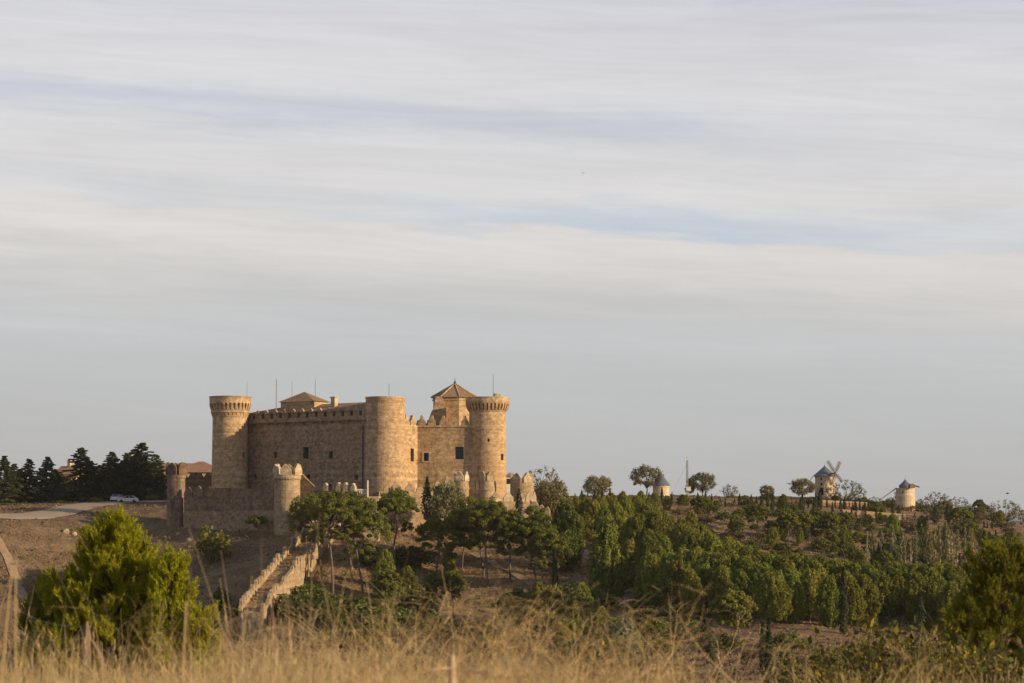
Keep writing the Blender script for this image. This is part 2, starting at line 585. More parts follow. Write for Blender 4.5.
def leaf(name, a, b, tip=None, trans=0.25, hue=0.25, nscale=0.6):
    """foliage: two greens in patches, each plant and each tuft a little different"""
    m, t = new_mat(name)
    p = t.node('ShaderNodeTexCoord').outputs['Object']
    rnd = t.node('ShaderNodeObjectInfo').outputs['Random']
    isl = t.node('ShaderNodeNewGeometry').outputs['Random Per Island']
    n = t.noise(p, nscale, 3, 0.6)
    f = t.math('ADD', t.math('MULTIPLY', n, 0.7), t.math('MULTIPLY', isl, 0.55))
    c = t.mix(t.range(f, 0.28, 0.95), (*a, 1), (*b, 1))
    if tip:
        c = t.mix(t.math('MULTIPLY', t.range(isl, 0.62, 0.98), 0.8), c, (*tip, 1))
    k = t.math('MULTIPLY_ADD', rnd, 2 * hue, 1 - hue)
    k2 = t.math('MULTIPLY_ADD', t.math('FRACT', t.math('MULTIPLY', rnd, 7.13)), hue, 1 - hue / 2)
    c = t.mix(1.0, c, t.node('ShaderNodeCombineXYZ', {0: t.math('MULTIPLY', k, k2), 1: k, 2: k}).outputs[0], 'MULTIPLY')
    d = t.node('ShaderNodeBsdfPrincipled', {'Base Color': c, 'Roughness': 0.75, 'Specular IOR Level': 0.2})
    tr = t.node('ShaderNodeBsdfTranslucent', {'Color': c})
    mx = t.node('ShaderNodeMixShader', {0: trans, 1: d.outputs[0], 2: tr.outputs[0]})
    t.node('ShaderNodeOutputMaterial', {'Surface': mx.outputs[0]})
    return m


M['pine'] = leaf('pine needles', (0.115, 0.135, 0.022), (0.235, 0.24, 0.042), hue=.32, nscale=0.5)
M['umbrella'] = leaf('umbrella pine needles', (0.105, 0.12, 0.02), (0.195, 0.20, 0.036), hue=0.15)
M['young'] = leaf('young pine needles', (0.24, 0.25, 0.015), (0.40, 0.385, 0.026), trans=0.3, hue=0.1, nscale=1.2)
M['young_dark'] = leaf('young pine needles dark', (0.17, 0.18, 0.018), (0.28, 0.27, 0.028), trans=0.3, hue=0.1, nscale=1.2)
M['cypress'] = leaf('cypress foliage', (0.032, 0.044, 0.020), (0.060, 0.072, 0.028), hue=0.2)
M['cedar'] = leaf('cedar foliage', (0.050, 0.060, 0.030), (0.095, 0.105, 0.050), hue=0.2)
M['olive_leaf'] = leaf('hazed round tree leaves', (0.16, 0.15, 0.065), (0.25, 0.225, 0.105), hue=0.2)  # lightened overall: distance haze is put into the leaf colour
M['thin_leaf'] = leaf('thin autumn leaves', (0.15, 0.13, 0.075), (0.22, 0.19, 0.11), hue=0.2)
M['poplar'] = leaf('poplar leaves', (0.19, 0.18, 0.075), (0.28, 0.26, 0.12), hue=0.2)
M['poplar_y'] = leaf('yellow poplar leaves', (0.30, 0.23, 0.03), (0.38, 0.30, 0.05), hue=0.1)
M['bush'] = leaf('shrub leaves', (0.075, 0.092, 0.020), (0.15, 0.16, 0.036), hue=0.3)
M['bush_dry'] = leaf('dry shrub', (0.12, 0.09, 0.05), (0.20, 0.15, 0.085), hue=0.3)
M['bush_yel'] = leaf('yellow shrub leaves', (0.14, 0.13, 0.025), (0.24, 0.20, 0.035), hue=0.15)
M['bush_grey'] = leaf('grey green shrub leaves', (0.105, 0.135, 0.085), (0.17, 0.20, 0.13), hue=0.1)
M['bramble'] = leaf('bramble leaves', (0.070, 0.080, 0.018), (0.14, 0.13, 0.030), tip=(0.34, 0.26, 0.025), hue=0.15)
M['straw'] = leaf('dry grass straw', (0.48, 0.345, 0.165), (0.70, 0.54, 0.30), trans=0.35, hue=0.0)
M['straw_brown'] = leaf('brown weed stems', (0.44, 0.31, 0.145), (0.64, 0.48, 0.25), trans=0.2, hue=0.15)
M['straw_hill'] = leaf('hillside dry grass', (0.30, 0.205, 0.105), (0.46, 0.33, 0.18), trans=0.3, hue=0.1)
M['scrub_hill'] = leaf('hillside scrub', (0.095, 0.075, 0.045), (0.17, 0.13, 0.08), trans=0.2, hue=0.1)
M['dock'] = leaf('rusty seed heads', (0.22, 0.09, 0.03), (0.34, 0.15, 0.05), trans=0.1, hue=0.1)
M['mullein'] = leaf('dry thistle heads', (0.45, 0.30, 0.14), (0.60, 0.42, 0.20), trans=0.1, hue=0.1)


def ground_mat():
    m, t = new_mat('hill ground')
    p = t.node('ShaderNodeNewGeometry').outputs['Position']
    sx = t.node('ShaderNodeSeparateXYZ', {0: p})
    flat = t.mapping(p, (1, 1, 0.3))
    n1 = t.noise(flat, 0.035, 6, 0.65)
    n2 = t.noise(flat, 0.22, 6, 0.7)
    n3 = t.noise(flat, 1.4, 5, 0.7)
    tan = (0.31, 0.21, 0.118, 1)
    gold = (0.44, 0.31, 0.165, 1)
    brown = (0.17, 0.113, 0.070, 1)
    red = (0.20, 0.122, 0.074, 1)
    c = t.mix(t.range(n2, 0.35, 0.66), brown, tan)
    c = t.mix(t.math('MULTIPLY', t.range(n3, 0.5, 0.75), 0.7), c, gold)
    # redder earth on the right-hand slope
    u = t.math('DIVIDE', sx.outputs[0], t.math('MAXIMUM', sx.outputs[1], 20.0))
    right = t.math('MULTIPLY', t.range(u, 0.03, 0.10), t.range(n1, 0.35, 0.62))
    c = t.mix(t.math('MULTIPLY', right, 0.5), c, red)
    c = t.mix(t.math('MULTIPLY', t.range(t.noise(flat, 0.5, 6, 0.72), 0.56, 0.76), 0.45), c, (0.10, 0.078, 0.048, 1))
    # left slope mixed darker brown: its shade is put into the earth colour
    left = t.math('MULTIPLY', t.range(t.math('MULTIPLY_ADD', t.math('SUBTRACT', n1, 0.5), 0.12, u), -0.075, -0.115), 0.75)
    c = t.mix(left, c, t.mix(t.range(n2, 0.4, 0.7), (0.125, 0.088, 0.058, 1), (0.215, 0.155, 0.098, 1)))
    bp = t.node('ShaderNodeBump', {'Height': t.math('ADD', n3, t.math('MULTIPLY', n2, 2.0)), 'Strength': 0.8, 'Distance': 0.35})
    finish(t, c, 0.97, bp.outputs[0], spec=0.1)
    return m


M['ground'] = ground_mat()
M['road'] = plain('pale dirt road', (0.36, 0.285, 0.21), 0.95, var=0.25, scale=0.3)
M['track'] = plain('trodden dirt track', (0.31, 0.22, 0.14), 0.95, var=0.35, scale=0.5)


# ------------------------------------------------------------------ ground, road, tracks
def build_terrain():
    Ys = np.concatenate([np.linspace(-60, 60, 61), np.geomspace(62.5, 900, 470), np.geomspace(925, 12000, 40)])
    us = np.concatenate([np.linspace(-2.2, -0.42, 14)[:-1], np.linspace(-0.42, 0.42, 380), np.linspace(0.42, 2.2, 14)[1:]])
    YY, UU = np.meshgrid(Ys, us, indexing='ij')
    XX = UU * (np.abs(YY) + 40)
    Z = ground(XX.ravel(), YY.ravel())
    V = np.stack([XX.ravel(), YY.ravel(), Z], 1)
    ny, nu = YY.shape
    i = np.arange((ny - 1) * (nu - 1))
    r, c = i // (nu - 1), i % (nu - 1)
    a = r * nu + c
    fs = np.stack([a, a + 1, a + nu + 1, a + nu], 1)
    me = bpy.data.meshes.new('ground')
    me.from_pydata(V.tolist(), [], fs.tolist())
    me.polygons.foreach_set('use_smooth', [True] * len(me.polygons))
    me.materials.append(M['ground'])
    o = bpy.data.objects.new('ground', me)
    COL.objects.link(o)
    tag(o, kind='structure')


build_terrain()


ROADS = []


def strip(name, pts, w, mat, lift=0.16, sub=14):
    """a road draped on the ground along world points"""
    P = np.array([(p[0], p[1]) for p in pts])
    t = np.linspace(0, len(P) - 1, (len(P) - 1) * sub + 1)
    C = np.stack([np.interp(t, np.arange(len(P)), P[:, k]) for k in (0, 1)], 1)
    ker = np.ones(9) / 9
    Cs = np.stack([np.convolve(np.pad(C[:, k], 4, 'edge'), ker, 'valid') for k in (0, 1)], 1)
    ROADS.append((Cs, w * .5))
    d = np.gradient(Cs, axis=0)
    d /= np.linalg.norm(d, axis=1)[:, None]
    nrm = np.stack([-d[:, 1], d[:, 0]], 1)
    cols = []
    for s in np.linspace(-1, 1, 7):
        ww = w * (0.5 + 0.12 * fbm(t * 2.1 + s * 5, t * 0 + s, 8, 2)) if abs(s) == 1 else w * 0.5
        q = Cs + nrm * (s * ww)[:, None] if np.ndim(ww) else Cs + nrm * s * ww
        cols.append(np.c_[q, ground(q[:, 0], q[:, 1]) + lift])
    V = np.stack(cols, 1)
    n, k = V.shape[:2]
    fs = [(i * k + j, i * k + j + 1, (i + 1) * k + j + 1, (i + 1) * k + j) for i in range(n - 1) for j in range(k - 1)]
    me = bpy.data.meshes.new(name)
    me.from_pydata(V.reshape(-1, 3).tolist(), [], fs)
    me.polygons.foreach_set('use_smooth', [True] * len(me.polygons))
    me.materials.append(mat)
    o = bpy.data.objects.new(name, me)
    COL.objects.link(o)
    return tag(o, kind='structure')


strip('road', [(at(px, 505, Y).x, Y) for px, Y in ((-160, 470), (-40, 474), (0, 478), (45, 487), (85, 500), (125, 507), (160, 509), (190, 512), (215, 520))], 8.5, M['road'])
strip('path', [tuple(hit(px, py, 150).xy) for px, py in ((-14, 528), (0, 545), (9, 562), (16, 580), (25, 602), (34, 630))], 1.7, M['track'])
strip('path', [tuple(hit(px, py).xy) for px, py in ((470, 553), (492, 563), (512, 574), (535, 586), (556, 598), (585, 612))], 1.5, M['track'])
strip('path', [tuple(hit(px, py).xy) for px, py in ((566, 545), (580, 553), (592, 560), (606, 566))], 2.6, M['track'])
# ------------------------------------------------------------------ the castle
def seg_pt(p0, p1, px):
    """point of the wall line p0-p1 that stands at picture column px"""
    s = (px - 512) * K
    dx, dy = p1[0] - p0[0], p1[1] - p0[1]
    # x = s * depth ; depth ~ Y (the pitch correction is tiny at this range)
    t = (s * p0[1] - p0[0]) / (dx - s * dy)
    return (p0[0] + dx * t, p0[1] + dy * t)


def col_pt(px, Y):
    return (xat(px, Y), Y)


def merlon_prof(w, h, style):
    if style == 'ball':
        return [(-w * .5, 0), (w * .5, 0), (w * .5, h * .34), (w * .40, h * .50), (w * .22, h * .66), (w * .15, h * .80), (w * .17, h * .90), (w * .09, h),
                (-w * .09, h), (-w * .17, h * .90), (-w * .15, h * .80), (-w * .22, h * .66), (-w * .40, h * .50), (-w * .5, h * .34)]
    if style == 'point':
        return [(-w * .5, 0), (w * .5, 0), (w * .5, h * .5), (w * .34, h * .66), (w * .12, h * .94), (0, h), (-w * .12, h * .94), (-w * .34, h * .66), (-w * .5, h * .5)]
    if style == 'round':
        return [(-w * .5, 0), (w * .5, 0), (w * .5, h * .5), (w * .44, h * .68), (w * .30, h * .84), (w * .16, h * .95), (0, h), (-w * .16, h * .95), (-w * .30, h * .84), (-w * .44, h * .68), (-w * .5, h * .5)]
    return [(-w * .5, 0), (w * .5, 0), (w * .5, h * .72), (w * .3, h * .86), (0, h), (-w * .3, h * .86), (-w * .5, h * .72)]


def add_merlon(parent, mat, c, rz, w, h, t, style='ball'):
    j = 1 + 0.09 * (random.random() - .5)
    pr = [(u * (1 + .07 * (random.random() - .5)), v * j + (.05 * (random.random() - .5) if v > 0 else 0)) for u, v in merlon_prof(w, h, style)]
    return MB().profile(pr, c, rz, t).build('merlon', mat, parent)


def window_unit(parent, c, rz, w, h, depth, bars=0, surround=None):
    """pane set back in a carved opening, with bars and a stone frame; c = opening centre on the wall face, rz = direction along the wall;
    the room side is +90 degrees from rz"""
    ca, sa = math.cos(rz), math.sin(rz)
    inn = (-sa, ca)
    b = MB()
    b.mi = 0
    q = (c[0] + inn[0] * (depth - .12), c[1] + inn[1] * (depth - .12), c[2])
    b.box(q, (w + .02, .08, h + .02), rz)
    b.mi = 1
    if bars:
        qb = (c[0] + inn[0] * .16, c[1] + inn[1] * .16)
        for k in range(bars):
            u = (k + .5) / bars * w - w / 2
            b.box((qb[0] + ca * u, qb[1] + sa * u, c[2]), (.05, .05, h), rz)
        for k in range(1, 4):
            b.box((qb[0], qb[1], c[2] - h / 2 + h * k / 4), (w, .06, .05), rz)
    b.build('window', [M['glass'] if bars else M['dark'], M['iron']], parent)
    if surround:
        s = MB()
        for dx, dz, sw, sh in ((0, h / 2 + .16, w + .64, .32), (0, -h / 2 - .13, w + .64, .26), (-w / 2 - .16, 0, .32, h), (w / 2 + .16, 0, .32, h)):
            s.box((c[0] + ca * dx - inn[0] * .02, c[1] + sa * dx - inn[1] * .02, c[2] + dz), (sw, .14, sh), rz)
        s.build('window_surround', surround, parent)


castle = thing('castle', at(385, 510, 492), 'great tan stone castle with three round towers and tiled roofs on the hilltop', 'castle')
Zb = -5.0

# plan points
Lc, Mc, Rc = col_pt(229.5, 500), col_pt(385, 484), col_pt(487.5, 490)
f0, f1 = col_pt(242, 503.0), col_pt(372, 482.2)            # shaded face, left tower to middle tower
a0, a1 = col_pt(398, 484.0), col_pt(417.3, 489.3)          # bright face right of the middle tower
c0 = col_pt(438.5, 488.4)
r0 = col_pt(473.6, 487.6)


def wall_z(py, p):
    return zat(py, p[1])


# shaded wing
fd = Vector((f1[0] - f0[0], f1[1] - f0[1])).normalized()
fin = Vector((-fd.y, fd.x))                                  # into the building
fr = math.atan2(fd.y, fd.x)
zf = zat(421.5, 491)
wing = MB().prism([f0, f1, (f1[0] + fin.x * 11, f1[1] + fin.y * 11), (f0[0] + fin.x * 11, f0[1] + fin.y * 11)], Zb, zf).build('curtain_wall', M['rubble_shade'], castle)
cut = MB()
wins = []
for px, py, wp, hp, bars in [(306, 453, 6.4, 12, 3), (275.5, 455, 3.2, 6.5, 0), (331, 455, 4, 7.5, 2), (255.3, 477, 3, 6.2, 0), (308.5, 477, 4.2, 5, 0), (356.5, 477.5, 3.6, 5, 0), (330.5, 487, 3, 6, 0)]:
    p = seg_pt(f0, f1, px)
    u = p[1] * K
    w, h = wp * u / math.cos(fr), hp * u
    c = (p[0], p[1], zat(py, p[1]))
    cut.box((c[0] + fin.x * .2, c[1] + fin.y * .2, c[2]), (w, 1.6, h), fr)
    wins.append((c, w, h, bars))
carve(wing, cut)
for c, w, h, bars in wins:
    window_unit(wing, c, fr, w, h, 1.0, bars, M['outer'] if bars == 3 else None)

# covered gallery along the top of the shaded wing: a wall with a row of square openings under the eave
zg0, zg1 = zf, zat(410.6, 491)
p0, p1 = Vector(seg_pt(f0, f1, 246.5)), Vector(f1)
Lw = (p1 - p0).length
mid = (p0 + p1) / 2 + fin * 0.25
gallery = MB().box((mid.x, mid.y, (zg0 + zg1) / 2), (Lw, 1.1, zg1 - zg0), fr).build('gallery_wall', M['rubble_shade'], castle)
cut = MB()
for k in range(14):
    px = 254.6 + k * 8.9
    if px > 364:
        continue
    p = Vector(seg_pt(f0, f1, px)) + fin * .1
    u = p.y * K
    cut.box((p.x, p.y, zat(414.6, 491)), (2.9 * u / math.cos(fr), 1.3, 4.8 * u), fr)
carve(gallery, cut)
q = (p0 + p1) / 2 - fin * 0.08
MB().box((q.x, q.y, zf + 0.14), (Lw, 1.0, 0.30), fr).build('string_course', M['rubble_shade'], gallery)
for k in range(13):
    px = 259.0 + k * 8.9
    if px > 362:
        continue
    p = Vector(seg_pt(f0, f1, px)) - fin * .36
    u = p.y * K
    MB().profile([(-3.0 * u, 0), (3.0 * u, 0), (1.7 * u, .5), (0, .85), (-1.7 * u, .5)], (p.x, p.y, zg1 - .35), fr, .5).build('gablet', M['outer'], gallery)
for k in range(26):
    px = 250.5 + k * 4.47
    if px > 363:
        continue
    p = Vector(seg_pt(f0, f1, px)) - fin * 0.22
    if k % 2 == 0:
        MB().box((p.x, p.y, zf - 0.24), (.34, .5, .40), fr).build('corbel', M['rubble_shade'], gallery)

# wing roof: ridge parallel to the wall, hipped at the left end
zr = zat(402.9, 493)
zw = zg1 + .03
e0, e1 = Vector(seg_pt(f0, f1, 250)) - fin * .15, Vector(f1) - fin * .15 - fd * .6
e2, e3 = e1 + fin * 11.0, e0 + fin * 11.0
rg0, rg1 = Vector(seg_pt(f0, f1, 276)) + fin * 5.5, e1 + fin * 5.5 - fd * 3.0
rf = MB()
rf.add([(e0.x, e0.y, zw), (e1.x, e1.y, zw), (e2.x, e2.y, zw), (e3.x, e3.y, zw), (rg0.x, rg0.y, zr), (rg1.x, rg1.y, zr)],
       [(0, 1, 5, 4), (1, 2, 5), (2, 3, 4, 5), (3, 0, 4), (3, 2, 1, 0)])
roof = rf.build('roof', M['tile'], castle)
wl = MB()
i0, i1, i2, i3 = [v for v in (e0 + fin * 1.2 + fd * .5, e1 + fin * 1.2 - fd * .4, e2 - fin * .5 - fd * .4, e3 - fin * .5 + fd * .5)]
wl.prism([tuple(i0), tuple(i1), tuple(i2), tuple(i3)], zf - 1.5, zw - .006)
wl.build('attic_wall', M['rubble_shade'], castle)


def pyramid(parent, px0, px1, py_e, py_top, Y, d, rz, mat, wallmat, z_low, overhang=.45):
    """little hipped lantern roof with its wall under it"""
    cx = (xat(px0, Y) + xat(px1, Y)) / 2
    w = (xat(px1, Y) - xat(px0, Y))
    ze, zt = zat(py_e, Y), zat(py_top, Y)
    a, b = w / 2 / (math.cos(rz) + d * abs(math.sin(rz))), None
    b = a * d
    def P(u, v):
        return (cx + u * math.cos(rz) - v * math.sin(rz), Y + u * math.sin(rz) + v * math.cos(rz))
    base = [P(-a, -b), P(a, -b), P(a, b), P(-a, b)]
    m = MB()
    m.add([(*p, ze) for p in base] + [(*P(0, 0), zt)], [(0, 1, 4), (1, 2, 4), (2, 3, 4), (3, 0, 4), (3, 2, 1, 0)])
    m.build('roof', mat, parent)
    k = 1 - overhang / a
    k2 = 1 - overhang / b
    MB().prism([P(-a * k, -b * k2), P(a * k, -b * k2), P(a * k, b * k2), P(-a * k, b * k2)], z_low, ze - .004).build('attic_wall', wallmat, parent)


pyramid(castle, 277, 330.5, 402.3, 391.8, 499, 0.62, fr + 0.10, M['tile'], M['stone'], zr - 4.5)
# chimney on the wing ridge
ch = at(334.3, 404, 492)
MB().box((ch.x, ch.y, ch.z), (1.05, 1.0, 2.6), fr).box((ch.x, ch.y, ch.z + 1.36), (1.3, 1.25, .22), fr).build('chimney', M['pale'], castle)

# right-hand body: the folded walls between middle and right towers
zt = zat(425.5, 488)
back_r = (Rc[0] + 3.2, Rc[1] + 17)
back_m = (Mc[0] - 3, Mc[1] + 20)
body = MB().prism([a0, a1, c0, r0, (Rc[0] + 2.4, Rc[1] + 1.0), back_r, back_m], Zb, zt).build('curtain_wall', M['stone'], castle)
cut = MB()
wins = []
for (q0, q1), px, py, wp, hp, bars in [((a0, a1), 412.3, 455, 4.0, 13, 0), ((a1, c0), 426.3, 457, 5.2, 8, 2), ((c0, r0), 459.3, 453, 8.6, 12.5, 3)]:
    p = seg_pt(q0, q1, px)
    d = Vector((q1[0] - q0[0], q1[1] - q0[1])).normalized()
    rz = math.atan2(d.y, d.x)
    u = p[1] * K
    w, h = wp * u / max(math.cos(rz), .3) * (0.8 if rz > .5 else 1), hp * u
    c = (p[0], p[1], zat(py, p[1]))
    cut.box((c[0] - d.y * .2, c[1] + d.x * .2, c[2]), (w, 1.6, h), rz)
    wins.append((c, rz, w, h, bars))
carve(body, cut)
for c, rz, w, h, bars in wins:
    window_unit(body, c, rz, w, h, 1.0, bars, M['pale'] if bars == 2 else None)
for (q0, q1), pxs, top in [((a0, a1), (406.9, 413.4), 415.0), ((a1, c0), (421.4, 431.6), 415.4), ((c0, r0), (443.3, 454.5, 464.8), 415.8)]:
    d = Vector((q1[0] - q0[0], q1[1] - q0[1])).normalized()
    rz = math.atan2(d.y, d.x)
    s = MB()
    mp = (Vector(q0) + Vector(q1)) / 2
    ln = (Vector(q1) - Vector(q0)).length
    s.box((mp.x + d.y * .0, mp.y - d.x * .0, zt - .14), (ln + .3, .34, .30), rz)
    s.build('string_course', M['stone'], body)
    for px in pxs:
        p = seg_pt(q0, q1, px)
        u = p[1] * K
        add_merlon(body, M['stone'], (p[0] - d.y * .30, p[1] + d.x * .30, zt - .05), rz, (7.6 if rz < .5 else 9.2) * u, (425.8 - top) * u, .6, 'ball')
# parapets round the back of the terrace
for q0, q1 in (((Rc[0] + 2.4, Rc[1] + 3), back_r), (back_r, back_m)):
    d = (Vector(q1) - Vector(q0))
    ln = d.length; d.normalize()
    rz = math.atan2(d.y, d.x)
    for k in range(int(ln / 2.1)):
        p = Vector(q0) + d * (1.2 + 2.1 * k) + Vector((-d.y, d.x)) * .35
        add_merlon(body, M['stone'], (p.x, p.y, zt - .05), rz, 1.5, 1.9, .55, 'ball')

# chapel tower: eight sided, tiled roof, finial
Kc = col_pt(454.7, 505)
u = 505 * K
rk = 24.6 * u
ang = R(12)
oct_ = lambda r: [(Kc[0] + r * math.cos(ang + math.pi / 4 * k), Kc[1] + r * math.sin(ang + math.pi / 4 * k)) for k in range(8)]
ze = zat(397.6, 505)
keep = MB().prism(oct_(rk - .55), zt - 6, ze - .03).build('chapel_tower', M['stone'], castle)
MB().prism(oct_(rk - .30), ze - .75, ze - .40).build('cornice', M['stone'], keep)
ro = MB()
o8 = oct_(rk)
ro.add([(*p, ze) for p in o8] + [(*p, ze - .14) for p in o8] + [(Kc[0], Kc[1], zat(383.5, 505))],
       [(k, (k + 1) % 8, 16) for k in range(8)] + [(k + 8, (k + 1) % 8 + 8, (k + 1) % 8, k) for k in range(8)] + [tuple(range(15, 7, -1))])
ro.build('roof', M['tile'], keep)
hip = MB()
for p in o8:
    hip.tube([(*p, ze + .03), (Kc[0], Kc[1], zat(383.3, 505))], .11, 5)
hip.build('roof_ridge', M['pale'], keep)
MB().lathe(Kc[0], Kc[1], [(.28, zat(384, 505)), (.30, zat(382.4, 505)), (.10, zat(382, 505)), (.20, zat(381.2, 505)), (.06, zat(380.6, 505)), (.03, zat(377.6, 505))], 10).build('finial', M['iron'], keep)
# the low shoulder beside the chapel tower
sh = [(-9.6 * u, 0), (9 * u, 0), (9 * u, 3.5), (4 * u, 5.6), (-1.6 * u, 5.6), (-3.4 * u, 3.4), (-6.4 * u, 2.2)]
MB().profile(sh, (xat(437.5, 499), 499, zat(424, 499)), 0, 4.5).build('stair_turret', M['stone'], castle)


# ------------------------------------------------------------------ round towers
def cyl_hit(px, C, r):
    s = (px - 512) * K
    # |(s t, t) - C| = r, nearer root
    a = s * s + 1
    b = -2 * (s * C[0] + C[1])
    c = C[0] ** 2 + C[1] ** 2 - r * r
    t = (-b - math.sqrt(max(b * b - 4 * a * c, 0))) / (2 * a)
    return (s * t, t)


def tower(C, prof, mat, wins=(), seg=56, name='round_tower'):
    tw = MB().lathe(C[0], C[1], prof, seg).build(name, mat, castle, smooth=False)
    if wins:
        cut = MB()
        ws = []
        for px, py, wp, hp, r in wins:
            p = cyl_hit(px, C, r)
            nx, ny = (p[0] - C[0]) / r, (p[1] - C[1]) / r
            rz = math.atan2(ny, nx) + math.pi / 2
            u = p[1] * K
            w, h = wp * u / max(.35, -ny), hp * u
            c = (p[0], p[1], zat(py, p[1]))
            cut.box((c[0] - nx * .2, c[1] - ny * .2, c[2]), (w, 1.5, h), rz)
            ws.append((c, rz, w, h))
        carve(tw, cut)
        for c, rz, w, h in ws:
            window_unit(tw, c, rz, w, h, .9, 0)
    return tw


U = 490 * K
# left tower, flared head with two tiers of little arches
ul = 500 * K
zl = lambda py: zat(py, 500)
lt = tower(Lc, [(18.9 * ul, Zb), (18.4 * ul, zl(494)), (17.9 * ul, zl(470)), (17.5 * ul, zl(418)), (18.0 * ul, zl(416.6)), (18.0 * ul, zl(412.6))],
           M['stone'], [(244.4, 455.3, 2.3, 5.5, 17.8 * ul)])
head = MB().lathe(*Lc, [(18.0 * ul, zl(416.0)), (18.9 * ul, zl(411)), (18.9 * ul, zl(404.0)), (20.7 * ul, zl(403.6)), (20.9 * ul, zl(398)), (21.2 * ul, zl(397.4)), (21.2 * ul, zl(396.7)),
                        (19.2 * ul, zl(396.7)), (19.0 * ul, zl(401.5)), (0.4, zl(401.3))], 56).build('tower_head', M['stone'], lt)


def corbel_ring(parent, C, n, r_in, r_out, z0, z1, w, mat, off=0.0):
    """stone brackets that carry a tower's overhanging head"""
    for k in range(n):
        a = 2 * math.pi * (k + off) / n
        ca, sa = math.cos(a), math.sin(a)
        d = r_out - r_in
        prof = [(0, 0), (d * .35, (z1 - z0) * .12), (d * .75, (z1 - z0) * .45), (d, (z1 - z0) * .8), (d, z1 - z0), (-.25, z1 - z0), (-.25, 0)]
        m = MB()
        m.profile(prof, (C[0] + ca * r_in, C[1] + sa * r_in, z0), a, w)
        yield m


def corbels(parent, C, n, r_in, r_out, z0, z1, w, mat, off=0.0):
    ms = [m for k, m in enumerate(corbel_ring(parent, C, n, r_in, r_out, z0, z1, w, mat, off))]
    for k, m in enumerate(ms):
        a = 2 * math.pi * (k + off) / n
        if math.sin(a) < 0.35:
            m.build('corbel', mat, parent)


corbels(head, Lc, 30, 17.8 * ul, 18.9 * ul, zl(416.6), zl(413.2), .36, M['stone'])
corbels(head, Lc, 30, 18.6 * ul, 20.8 * ul, zl(411.3), zl(403.4), .42, M['stone'], .5)
MB().lathe(*Lc, [(18.2 * ul, zl(413.3)), (19.4 * ul, zl(413.1)), (19.4 * ul, zl(411.4)), (18.2 * ul, zl(411.2))], 56).build('string_course', M['stone'], head)

# middle tower, plain
um = 484 * K
zm = lambda py: zat(py, 484)
mt = tower(Mc, [(20.6 * um, Zb), (20.3 * um, zm(470)), (19.7 * um, zm(399.4)), (20.2 * um, zm(399)), (20.2 * um, zm(397.2)), (18.2 * um, zm(397.2)), (18.1 * um, zm(400.5)), (0.4, zm(400.4))], M['stone'])
# right tower, flared head on brackets
ur = 490 * K
zr_ = lambda py: zat(py, 490)
rt = tower(Rc, [(19.4 * ur, Zb), (19.1 * ur, zr_(500)), (18.8 * ur, zr_(470)), (18.3 * ur, zr_(412.5)), (18.9 * ur, zr_(412)), (18.9 * ur, zr_(404))],
           M['stone'], [(502.3, 457, 2.5, 6.3, 18.7 * ur), (488.6, 440.3, 2.0, 3.2, 18.6 * ur)])
rh = MB().lathe(*Rc, [(18.6 * ur, zr_(411)), (19.0 * ur, zr_(404.6)), (21.9 * ur, zr_(404.2)), (21.9 * ur, zr_(398.8)), (22.2 * ur, zr_(398.3)), (22.2 * ur, zr_(397.6)), (20.2 * ur, zr_(397.6)), (20.0 * ur, zr_(401)), (0.4, zr_(400.9))], 60).build('tower_head', M['stone'], rt)
corbels(rh, Rc, 34, 18.6 * ur, 21.8 * ur, zr_(411.6), zr_(404.0), .40, M['stone'])
hb = at(497, 397.2, 490)
MB().box((hb.x, hb.y, hb.z), (1.1, 1.1, 1.5), .3).build('stair_hatch', M['pale'], rt)

# masts on the roofs and towers
for px, y0, y1, Y, r in ((247, 399, 380.5, 505, .05), (276.3, 407, 378.5, 497, .09), (292, 398, 380.5, 501, .06), (315.2, 399, 379, 503, .07), (389, 401, 383, 486, .07), (493.2, 402, 373, 491, .07)):
    a, b = at(px, y0, Y), at(px, y1, Y)
    a.z -= 1.0
    MB().tube([a, (a.x, a.y, b.z - .6), (a.x, a.y, b.z)], [r, r * .85, r * .5], 6).build('mast', M['pole'], castle)
# rain pipe in the corner by the middle tower
p = Vector(seg_pt(f0, f1, 363.2)) - fin * .1
MB().tube([(p.x, p.y, Zb), (p.x, p.y, zf - 1)], .11, 6).build('drain_pipe', M['iron'], castle)

# ------------------------------------------------------------------ outer wall round the foot of the castle
outer = thing('outer_wall', at(385, 512, 468), 'low weathered battlemented wall with small turrets round the castle foot', 'wall')


def wall_run(p0, p1, zt0, zt1, th, mat, name='wall_section', zb=Zb):
    d = (Vector(p1) - Vector(p0)).normalized()
    n_ = Vector((-d.y, d.x)) * th
    m = MB()
    N = 7
    for k in range(N):                                        # a slightly worn, uneven top
        a = Vector(p0).lerp(Vector(p1), k / N)
        b = Vector(p0).lerp(Vector(p1), (k + 1) / N)
    poly = [(p0[0], p0[1]), (p1[0], p1[1]), (p1[0] + n_.x, p1[1] + n_.y), (p0[0] + n_.x, p0[1] + n_.y)]
    m.prism(poly, zb, [zt0, zt1, zt1, zt0])
    return m.build(name, mat, outer)


def wall_merlons(parent, p0, p1, spec, mat, t=.5, style='point'):
    d = (Vector(p1) - Vector(p0)).normalized()
    rz = math.atan2(d.y, d.x)
    for px, ytop, ybase, wpx in spec:
        p = seg_pt(p0, p1, px)
        u = p[1] * K
        add_merlon(parent, mat, (p[0] - d.y * .28, p[1] + d.x * .28, zat(ybase, p[1]) - .02), rz, wpx * u / max(.4, abs(math.cos(rz))), (ybase - ytop) * u, t, style)


